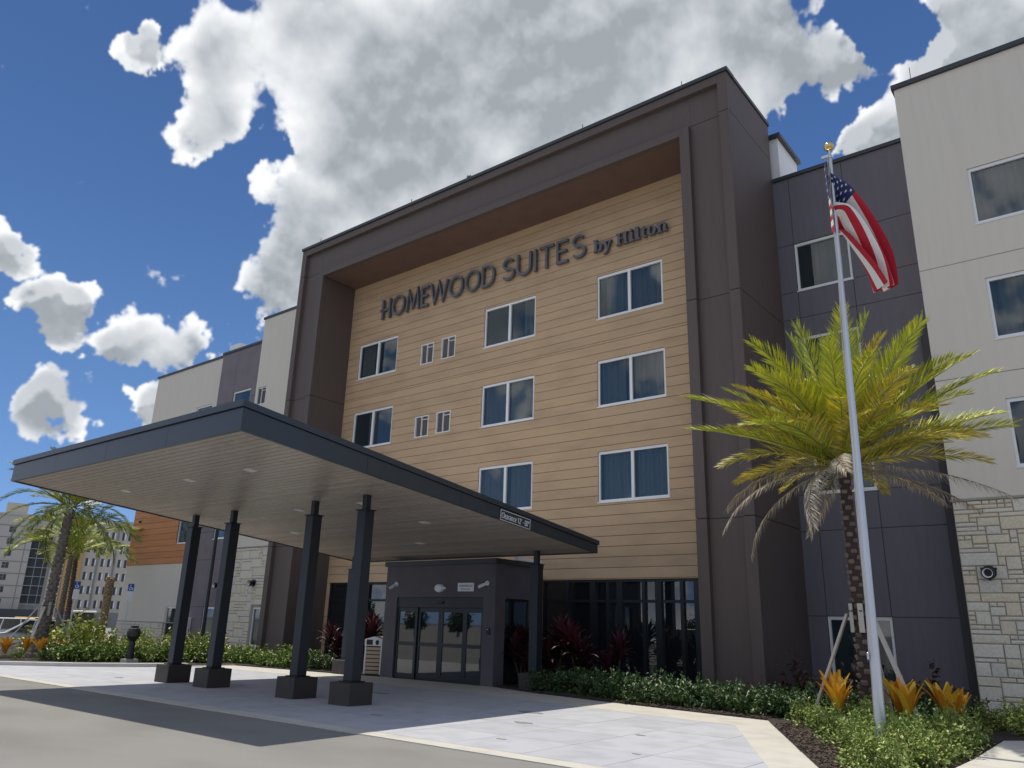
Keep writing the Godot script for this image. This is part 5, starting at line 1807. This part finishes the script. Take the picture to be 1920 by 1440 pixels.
func build_street_things() -> void:
	# litter bin with slatted sides and a white hood
	var t := thing("litter_bin", "slatted tan litter bin with a white hooded top by the entrance", "litter bin", Vector3(-7.35, 0.015, 3.45), 0.42)
	put("body", spanm(Vector3(-0.25, 0.03, -0.25), Vector3(0.25, 0.84, 0.25)), M.black, t)
	for k in 7:
		for sd in 4:
			var o := put("slat", boxm(Vector3(0.47, 0.085, 0.022), 0.004), M.board_tan, t)
			o.transform = Transform3D(Basis(Vector3.UP, sd * PI / 2), Basis(Vector3.UP, sd * PI / 2) * Vector3(0, 0.09 + k * 0.112, 0.262))
	for sx in [-1, 1]:
		for sz in [-1, 1]:
			put("corner_post", boxm(Vector3(0.045, 0.84, 0.045), 0.004), M.window_white, t).position = Vector3(sx * 0.258, 0.42, sz * 0.258)
	var hood := MB.new()
	var pr := PackedVector2Array([Vector2(-0.29, 0.0), Vector2(0.29, 0.0), Vector2(0.29, 0.19), Vector2(0.0, 0.27), Vector2(-0.29, 0.19)])
	for sg in [-1.0, 1.0]:
		for i in range(1, 4):
			hood.tri(Vector3(pr[0].x, pr[0].y, sg * 0.29), Vector3(pr[i].x, pr[i].y, sg * 0.29), Vector3(pr[i + 1].x, pr[i + 1].y, sg * 0.29), Vector3(0, 0, sg))
	for i in 5:
		var a := pr[i]
		var e := pr[(i + 1) % 5]
		hood.quad(Vector3(a.x, a.y, -0.29), Vector3(e.x, e.y, -0.29), Vector3(e.x, e.y, 0.29), Vector3(a.x, a.y, 0.29), Vector3(e.y - a.y, a.x - e.x, 0))
	put("hood", hood.mesh(), M.window_white, t).position.y = 0.845
	put("slot", spanm(Vector3(-0.23, 0.87, 0.291), Vector3(-0.03, 1.02, 0.296)), M.black, t)
	var ho := MB.new()
	ho.lathe([Vector2(0.0, 0.0), Vector2(0.075, 0.0), Vector2(0.075, -0.005)], 18, Transform3D(Basis(Vector3.RIGHT, PI / 2).scaled(Vector3(0.8, 1, 1.25)), Vector3(0.12, 0.945, 0.297)))
	put("round_hole", ho.mesh(), M.black, t)
	# black post with a thick head at the curb
	var k := thing("black_post", "stout black post with a rounded head at the left curb", "post", Vector3(-15.2, 0.0, 7.15))
	var b := MB.new()
	b.lathe([Vector2(0.0, 0.0), Vector2(0.17, 0.0), Vector2(0.17, 0.05), Vector2(0.13, 0.08), Vector2(0.125, 0.30), Vector2(0.10, 0.42), Vector2(0.095, 0.72), Vector2(0.15, 0.80)], 18)
	put("shaft", b.mesh(), M.black, k)
	var h := MB.new()
	h.lathe([Vector2(0.15, 0.80), Vector2(0.205, 0.88), Vector2(0.215, 1.02), Vector2(0.18, 1.12), Vector2(0.10, 1.15), Vector2(0.0, 1.15)], 18)
	put("head", h.mesh(), M.black, k)
	put("cap", boxm(Vector3(0.20, 0.06, 0.20), 0.01), M.dark_metal, k).position.y = 1.18
	var pd := MB.new()
	pd.span(Vector3(-15.38, 0.12, 6.95), Vector3(-14.98, 0.156, 7.35))
	put("footing", spanm(Vector3(-0.2, 0.0, -0.2), Vector3(0.2, 0.165, 0.2)), M.concrete, k)
	# slim dark pole by the tower
	var lp := thing("slim_pole", "slim dark pole rising behind the canopy posts before the plum wall", "pole", Vector3(-21.5, 0.1, 0.9))
	var lb := MB.new()
	lb.tube([Vector3.ZERO, Vector3(0, 7.2, 0)], [0.085, 0.07], 10)
	put("shaft", lb.mesh(), M.post, lp)
	put("foot", boxm(Vector3(0.3, 0.05, 0.3), 0.01), M.post, lp).position.y = 0.025
	var cab := thing("utility_cabinet", "pale grey utility cabinet on the plum wall between two windows", "cabinet", Vector3(-26.2, 0.35, -0.99))
	put("box", spanm(Vector3(-0.35, 0, 0), Vector3(0.35, 1.15, 0.18), 0.012), M.white_metal, cab)
	put("handle", spanm(Vector3(0.22, 0.55, 0.18), Vector3(0.26, 0.68, 0.20)), M.dark_metal, cab)
	# parking signs
	var n := 0
	for q in [[-28.4, 7.3, 1.25], [-25.4, 4.9, 1.2], [-24.6, 2.9, 1.15]]:
		var s := thing("parking_sign", ["blue and white parking sign on a post at the left edge", "blue and white parking sign on a post between the left palms", "blue and white parking sign on a post before the end tower"][n], "sign", Vector3(q[0], 0.0, q[1]), q[2])
		n += 1
		put("post", boxm(Vector3(0.05, 2.95, 0.05)), M.aluminium, s).position.y = 1.475
		put("blue_plate", boxm(Vector3(0.25, 0.32, 0.012), 0.003), M.sign_blue, s).position = Vector3(0, 2.74, 0.034)
		put("white_plate", boxm(Vector3(0.23, 0.40, 0.012), 0.003), M.window_white, s).position = Vector3(0, 2.34, 0.034)
		var w := MB.new()
		var ring := PackedVector2Array()
		for i in 14:
			var a := deg_to_rad(lerpf(-220, 40, i / 13.0))
			ring.append(Vector2(-0.01 + cos(a) * 0.06, 2.69 + sin(a) * 0.06))
		w.stroke(ring, 0.024, 0.040, 0.043)
		w.stroke(PackedVector2Array([Vector2(-0.02, 2.81), Vector2(-0.01, 2.72), Vector2(0.05, 2.72), Vector2(0.075, 2.64)]), 0.026, 0.040, 0.0435)
		w.box(Vector3(-0.02, 2.84, 0.0415), Vector3(0.035, 0.035, 0.004))
		put("wheelchair_mark", w.mesh(), M.window_white, s)
	# a bird on the coping
	var bd := MB.new()
	bd.tube([Vector3(-0.26, 0.07, 0), Vector3(-0.14, 0.10, 0), Vector3(-0.05, 0.12, 0), Vector3(0.05, 0.15, 0), Vector3(0.11, 0.21, 0), Vector3(0.145, 0.27, 0), Vector3(0.175, 0.285, 0), Vector3(0.205, 0.28, 0), Vector3(0.24, 0.27, 0)], [0.012, 0.03, 0.065, 0.075, 0.055, 0.036, 0.036, 0.018, 0.003], 10)
	bd.tube([Vector3(0.02, 0.0, 0.025), Vector3(0.02, 0.10, 0.03)], [0.007, 0.012], 5)
	bd.tube([Vector3(0.02, 0.0, -0.025), Vector3(0.02, 0.10, -0.03)], [0.007, 0.012], 5)
	var bo := put("bird", bd.mesh(), M.bird)
	bo.position = Vector3(-6.15, 17.625, 1.7)
	bo.rotation.y = 2.6
	tag(bo, "small dark bird perched on the roof edge above the sign", "bird")

# ---- cars and machines -------------------------------------------------------------------
func ring_loft(b: MB, rings: Array) -> void:
	for i in rings.size() - 1:
		var m: int = rings[i].size()
		var c := Vector3.ZERO
		for p in rings[i]:
			c += p / float(m)
		for k in m:
			var k2 := (k + 1) % m
			var mid: Vector3 = (rings[i][k] + rings[i][k2] + rings[i + 1][k] + rings[i + 1][k2]) * 0.25
			b.quad(rings[i][k], rings[i][k2], rings[i + 1][k2], rings[i + 1][k], mid - c)

func car(label: String, paint: String, at: Vector3, turn: float, group := "") -> Node3D:
	var o := thing("parked_car", label, "car", at, turn, group)
	var prof := [[-2.25, 0.35], [-2.3, 0.7], [-2.22, 1.0], [-1.9, 1.06], [0.85, 1.02], [1.9, 0.92], [2.25, 0.78], [2.3, 0.45], [2.2, 0.32]]
	var rings := []
	for z in [[-0.80, 0.90], [-0.90, 0.97], [-0.93, 1.0], [0.93, 1.0], [0.90, 0.97], [0.80, 0.90]]:
		var r := []
		for p in prof:
			r.append(Vector3(p[0] * (0.97 + 0.03 * z[1]), 0.68 + (p[1] - 0.68) * z[1], z[0]))
		rings.append(r)
	var b := MB.new()
	ring_loft(b, rings)
	for e in [0, 5]:
		for i in range(1, prof.size() - 1):
			b.tri(rings[e][0], rings[e][i], rings[e][i + 1], Vector3(0, 0, -1 if e == 0 else 1))
	put("body", b.mesh(), M[paint], o)
	var lowr := [Vector3(-2.15, 1.0, -0.84), Vector3(1.0, 1.0, -0.84), Vector3(1.0, 1.0, 0.84), Vector3(-2.15, 1.0, 0.84)]
	var upr := [Vector3(-1.85, 1.62, -0.66), Vector3(0.05, 1.62, -0.66), Vector3(0.05, 1.62, 0.66), Vector3(-1.85, 1.62, 0.66)]
	var g := MB.new()
	ring_loft(g, [lowr, upr])
	put("window_band", g.mesh(), M.car_glass, o)
	var rm := MB.new()
	rm.bev(Vector3(-0.9, 1.645, 0), Vector3(2.0, 0.075, 1.36), 0.03)
	put("roof", rm.mesh(), M[paint], o)
	var pl := MB.new()
	for z in [-1.0, 1.0]:
		for q in [[-2.15, -1.85], [-1.25, -1.15], [-0.15, -0.25], [1.0, 0.05]]:
			pl.tube([Vector3(q[0], 1.0, z * 0.842), Vector3(q[1], 1.62, z * 0.665)], [0.045, 0.035], 6, false)
	put("pillar", pl.mesh(), M[paint], o)
	for x in [-1.42, 1.42]:
		for z in [-0.84, 0.84]:
			var w := holder("wheel", o, Vector3(x, 0.34, z))
			var ty := MB.new()
			var xf := Transform3D(Basis(Vector3.RIGHT, PI / 2), Vector3.ZERO)
			ty.lathe([Vector2(0.2, -0.11), Vector2(0.31, -0.11), Vector2(0.34, -0.08), Vector2(0.34, 0.08), Vector2(0.31, 0.11), Vector2(0.2, 0.11)], 20, xf)
			put("tyre", ty.mesh(), M.tyre, w)
			var ri := MB.new()
			ri.lathe([Vector2(0.0, 0.085), Vector2(0.12, 0.09), Vector2(0.21, 0.10)], 16, xf)
			ri.lathe([Vector2(0.21, -0.10), Vector2(0.12, -0.09), Vector2(0.0, -0.085)], 16, xf)
			put("rim", ri.mesh(), M.rim, w)
	for z in [-0.68, 0.68]:
		put("headlight", boxm(Vector3(0.08, 0.14, 0.34), 0.02), M.lens, o).position = Vector3(2.24, 0.76, z)
		put("tail_light", boxm(Vector3(0.06, 0.26, 0.22), 0.02), M.red_paint, o).position = Vector3(-2.27, 0.86, z)
	put("bumper", boxm(Vector3(0.1, 0.2, 1.6), 0.03), M.car_dark, o).position = Vector3(2.27, 0.45, 0)
	return o

func build_far() -> void:
	car("white estate car parked beyond the bed at the left edge", "car_white", Vector3(-34.9, -0.5, 2.9), 4.37)
	car("second white car, behind the white estate car at the left edge", "car_white", Vector3(-44.0, -0.5, 1.2), 4.35)
	# shuttle cart with a red roof
	var gc := thing("shuttle_cart", "open shuttle cart with a red and white roof behind the parked white cars", "cart", Vector3(-49.5, -1.2, 1.3), 1.23)
	put("body", spanm(Vector3(-1.5, 0.3, -0.6), Vector3(1.6, 0.9, 0.6), 0.06), M.car_dark, gc)
	put("roof", spanm(Vector3(-1.7, 2.02, -0.75), Vector3(1.5, 2.12, 0.75), 0.03), M.red_paint, gc)
	put("roof_edge", spanm(Vector3(-1.72, 1.93, -0.77), Vector3(1.52, 2.019, 0.77), 0.02), M.window_white, gc)
	for x in [-1.5, -0.1, 1.3]:
		for z in [-0.6, 0.6]:
			put("post", boxm(Vector3(0.06, 1.05, 0.06)), M.window_white, gc).position = Vector3(x, 1.42, z)
	for x in [-1.0, 1.0]:
		for z in [-0.55, 0.55]:
			var ty := MB.new()
			ty.lathe([Vector2(0.0, -0.1), Vector2(0.26, -0.1), Vector2(0.26, 0.1), Vector2(0.0, 0.1)], 14, Transform3D(Basis(Vector3.RIGHT, PI / 2), Vector3(x, 0.26, z)))
			put("wheel", ty.mesh(), M.tyre, gc)
	# works vehicles by the far building
	var ld := thing("yellow_loader", "yellow loader with a dark cab near the cut palm trunk", "loader", Vector3(-46.0, -1.2, -4.6), 1.3)
	put("body", spanm(Vector3(-1.6, 0.7, -0.7), Vector3(1.0, 1.6, 0.7), 0.08), M.yellow, ld)
	put("cab", spanm(Vector3(-0.6, 1.601, -0.6), Vector3(0.6, 2.8, 0.6), 0.06), M.car_glass, ld)
	put("cab_roof", spanm(Vector3(-0.7, 2.81, -0.7), Vector3(0.7, 2.95, 0.7), 0.04), M.window_white, ld)
	put("bucket", spanm(Vector3(1.7, 0.3, -1.0), Vector3(2.4, 1.1, 1.0), 0.1), M.yellow, ld)
	put("arm", boxm(Vector3(1.3, 0.2, 0.2), 0.03), M.yellow, ld).position = Vector3(1.3, 1.1, 0)
	for x in [-1.0, 1.0]:
		for z in [-0.8, 0.8]:
			var ty := MB.new()
			ty.lathe([Vector2(0.0, -0.2), Vector2(0.55, -0.2), Vector2(0.6, -0.1), Vector2(0.6, 0.1), Vector2(0.55, 0.2), Vector2(0.0, 0.2)], 16, Transform3D(Basis(Vector3.RIGHT, PI / 2), Vector3(x, 0.6, z)))
			put("wheel", ty.mesh(), M.tyre, ld)
	var ub := thing("canopied_roller", "green machine with a yellow-edged canopy behind the tall left palm", "road roller", Vector3(-44.5, -1.2, -1.0), 1.2)
	put("body", spanm(Vector3(-1.3, 0.5, -0.6), Vector3(1.2, 1.3, 0.6), 0.08), M.green_paint, ub)
	put("canopy_roof", spanm(Vector3(-1.1, 2.35, -0.8), Vector3(1.1, 2.44, 0.8), 0.03), M.yellow, ub)
	put("side_screen", spanm(Vector3(-1.0, 1.35, -0.7), Vector3(1.0, 2.34, -0.68)), M.green_paint, ub)
	put("side_screen", spanm(Vector3(-1.0, 1.35, 0.68), Vector3(1.0, 2.34, 0.7)), M.green_paint, ub)
	for x in [-1.0, 1.1]:
		var ty := MB.new()
		ty.lathe([Vector2(0.0, -0.6), Vector2(0.5, -0.6), Vector2(0.5, 0.6), Vector2(0.0, 0.6)], 18, Transform3D(Basis(Vector3.RIGHT, PI / 2), Vector3(x, 0.5, 0)))
		put("drum", ty.mesh(), M.car_dark, ub)
	var bc := thing("traffic_barrel", "orange and white traffic barrel beside the end tower", "traffic barrel", Vector3(-40.5, -1.0, -3.7))
	for k in 4:
		var m := MB.new()
		m.lathe([Vector2(0.26 - k * 0.012, k * 0.26), Vector2(0.25 - k * 0.012, k * 0.26 + 0.259)], 14)
		put("band", m.mesh(), M.orange_paint if k % 2 == 0 else M.window_white, bc)
	# utility pole
	var up := thing("utility_pole", "thin utility pole with short cross arms above the left palms", "pole", Vector3(-53.0, -1.2, -4.5))
	var pb := MB.new()
	pb.tube([Vector3.ZERO, Vector3(0, 12.6, 0)], [0.13, 0.08], 8)
	put("pole", pb.mesh(), M.far_line, up)
	for y in [11.6, 10.4]:
		put("cross_arm", boxm(Vector3(0.1, 0.1, 1.9)), M.far_line, up).position = Vector3(0.1, y, 0)
	# far block with scaffold at the left: front faces the hotel's car park
	var a := thing("far_block", "pale unfinished block with floor lines, small windows and a scaffolded dark bay, far left", "building", Vector3(-223.5, -1.2, -60.5), 1.213)
	put("wall", spanm(Vector3(-40, 0, -14), Vector3(4.4, 27.5, 0)), M.far_concrete, a)
	put("wall", spanm(Vector3(4.41, 0, -14), Vector3(13.5, 27.0, -1.4)), M.far_concrete, a)
	put("parapet", spanm(Vector3(-40.2, 27.51, -14), Vector3(4.6, 28.0, 0.2)), M.far_concrete, a)
	put("roof_house", spanm(Vector3(-3.0, 28.01, -9), Vector3(2.0, 31.0, -2)), M.far_beige, a)
	put("roof_plant", spanm(Vector3(6.0, 27.01, -9), Vector3(13.0, 30.2, -3)), M.far_dark, a)
	for k in 8:
		put("floor_line", spanm(Vector3(-40, 3.1 * (k + 1) - 0.12, 0.001), Vector3(4.4, 3.1 * (k + 1) + 0.12, 0.06)), M.far_line, a)
	for x in [-22.0, -11.0, -5.0, 3.0]:
		put("panel_joint", spanm(Vector3(x, 0, 0.002), Vector3(x + 0.2, 27.4, 0.05)), M.far_line, a)
	for k in 7:
		for x in [-16.0, -1.2]:
			var w := holder("window", a, Vector3(x, 3.1 * k + 4.4, 0.0))
			put("pane", spanm(Vector3(0, 0, 0.0), Vector3(1.5, 1.5, 0.05)), M.far_dark, w)
			put("bar", spanm(Vector3(0.7, 0, 0.051), Vector3(0.82, 1.5, 0.08)), M.far_line, w)
			put("bar", spanm(Vector3(0, 0.7, 0.051), Vector3(0.699, 0.82, 0.08)), M.far_line, w)
	put("dark_bay", spanm(Vector3(4.5, 5.0, -1.39), Vector3(13.0, 24.5, -1.2)), M.far_dark, a)
	for k in 9:
		put("scaffold_deck", spanm(Vector3(4.2, 4.6 + 2.4 * k, -0.9), Vector3(14.0, 4.72 + 2.4 * k, -0.1)), M.scaffold, a)
	for k in 6:
		put("scaffold_post", spanm(Vector3(4.4 + 1.85 * k, 0, -0.12), Vector3(4.5 + 1.85 * k, 25, -0.02)), M.scaffold, a)
	put("site_fence", spanm(Vector3(-40, 0, 6), Vector3(14, 3.4, 6.2)), M.far_dark, a)
	# far hotel with tan, beige and blue strips
	var c := thing("far_hotel", "far beige block with a tan strip, columns of windows and dark blue panels", "building", Vector3(-171.5, -1.2, -61.0), 1.153)
	put("wall", spanm(Vector3(-9, 0, -14), Vector3(14, 22.6, 0)), M.far_beige, c)
	put("tan_strip", spanm(Vector3(-6.8, 3.2, 0.001), Vector3(-3.6, 23.4, 0.8)), M.far_tan, c)
	put("grey_strip", spanm(Vector3(-9.6, 0, 0.001), Vector3(-6.9, 22.0, 0.5)), M.far_concrete, c)
	put("parapet", spanm(Vector3(-3.5, 22.61, -14), Vector3(14.2, 23.2, 0.2)), M.far_concrete, c)
	put("base_band", spanm(Vector3(-9, 0, 0.001), Vector3(14, 3.1, 0.4)), M.far_line, c)
	for x in [8.2, 11.6]:
		put("blue_panel", spanm(Vector3(x, 3.4, 0.001), Vector3(x + 1.9, 19.0, 0.35)), M.far_blue, c)
	for k in 6:
		for q in [[-2.9, 0.0], [-1.6, 0.0], [0.2, 0.0], [1.5, 0.0], [3.6, 0.0], [4.9, 0.0], [6.9, 0.0], [8.7, 0.351], [12.1, 0.351]]:
			var w := holder("window", c, Vector3(q[0], 3.9 + 3.0 * k, q[1]))
			put("pane", spanm(Vector3(0, 0, 0.001), Vector3(0.5, 1.7, 0.06)), M.far_dark, w)
			put("spandrel", spanm(Vector3(0.52, 0.2, 0.001), Vector3(0.8, 1.5, 0.1)), M.window_white, w)
	for x in [-0.75, 2.6, 6.2]:
		put("dark_strip", spanm(Vector3(x, 3.2, 0.001), Vector3(x + 0.42, 22.0, 0.2)), M.far_line, c)
	# what stands behind the photographer and shows in the glass
	car("silver car parked across the drive, mirrored in the lobby glass", "car_silver", Vector3(-11.0, 0, 27.5), 0.1)
	car("white car parked across the drive, mirrored in the lobby glass", "car_white", Vector3(-16.5, 0, 27.8), 0.05)
	car("dark car parked across the drive, mirrored in the lobby glass", "car_dark", Vector3(-5.0, 0, 28.0), 3.2)
	var cr := []
	for v in 2:
		cr.append(foliage(1500, Vector3(2.4, 3.4, 2.4), 0.55, 0.32, Color(0.03, 0.055, 0.015), Color(0.09, 0.13, 0.03), 40))
	var tb := MB.new()
	tb.tube([Vector3.ZERO, Vector3(0.1, 1.6, 0), Vector3(0, 4.0, 0.1)], [0.2, 0.15, 0.05], 8)
	var tm := tb.mesh()
	for i in 16:
		var o := thing("roadside_tree", "leafy tree in the row across the drive, seen only in reflections", "tree", Vector3(-85.0 + i * 5.6 + rf(-1, 1), 0.0, 66.0 + rf(-4, 5)), rf(0, TAU), "row of trees across the drive")
		o.scale = Vector3.ONE * rf(0.55, 0.85)
		put("trunk", tm, M.bark_grey, o)
		put("crown", cr[i % 2], M.leaf_dark, o).position.y = 1.5

func _ready() -> void:
	rng.seed = 20240
	set_stage()
	make_materials()
	build_ground()
	build_hotel()
	build_canopy()
	build_signs()
	build_street_things()
	build_far()
	build_palms()
	build_plants()
	build_flag()
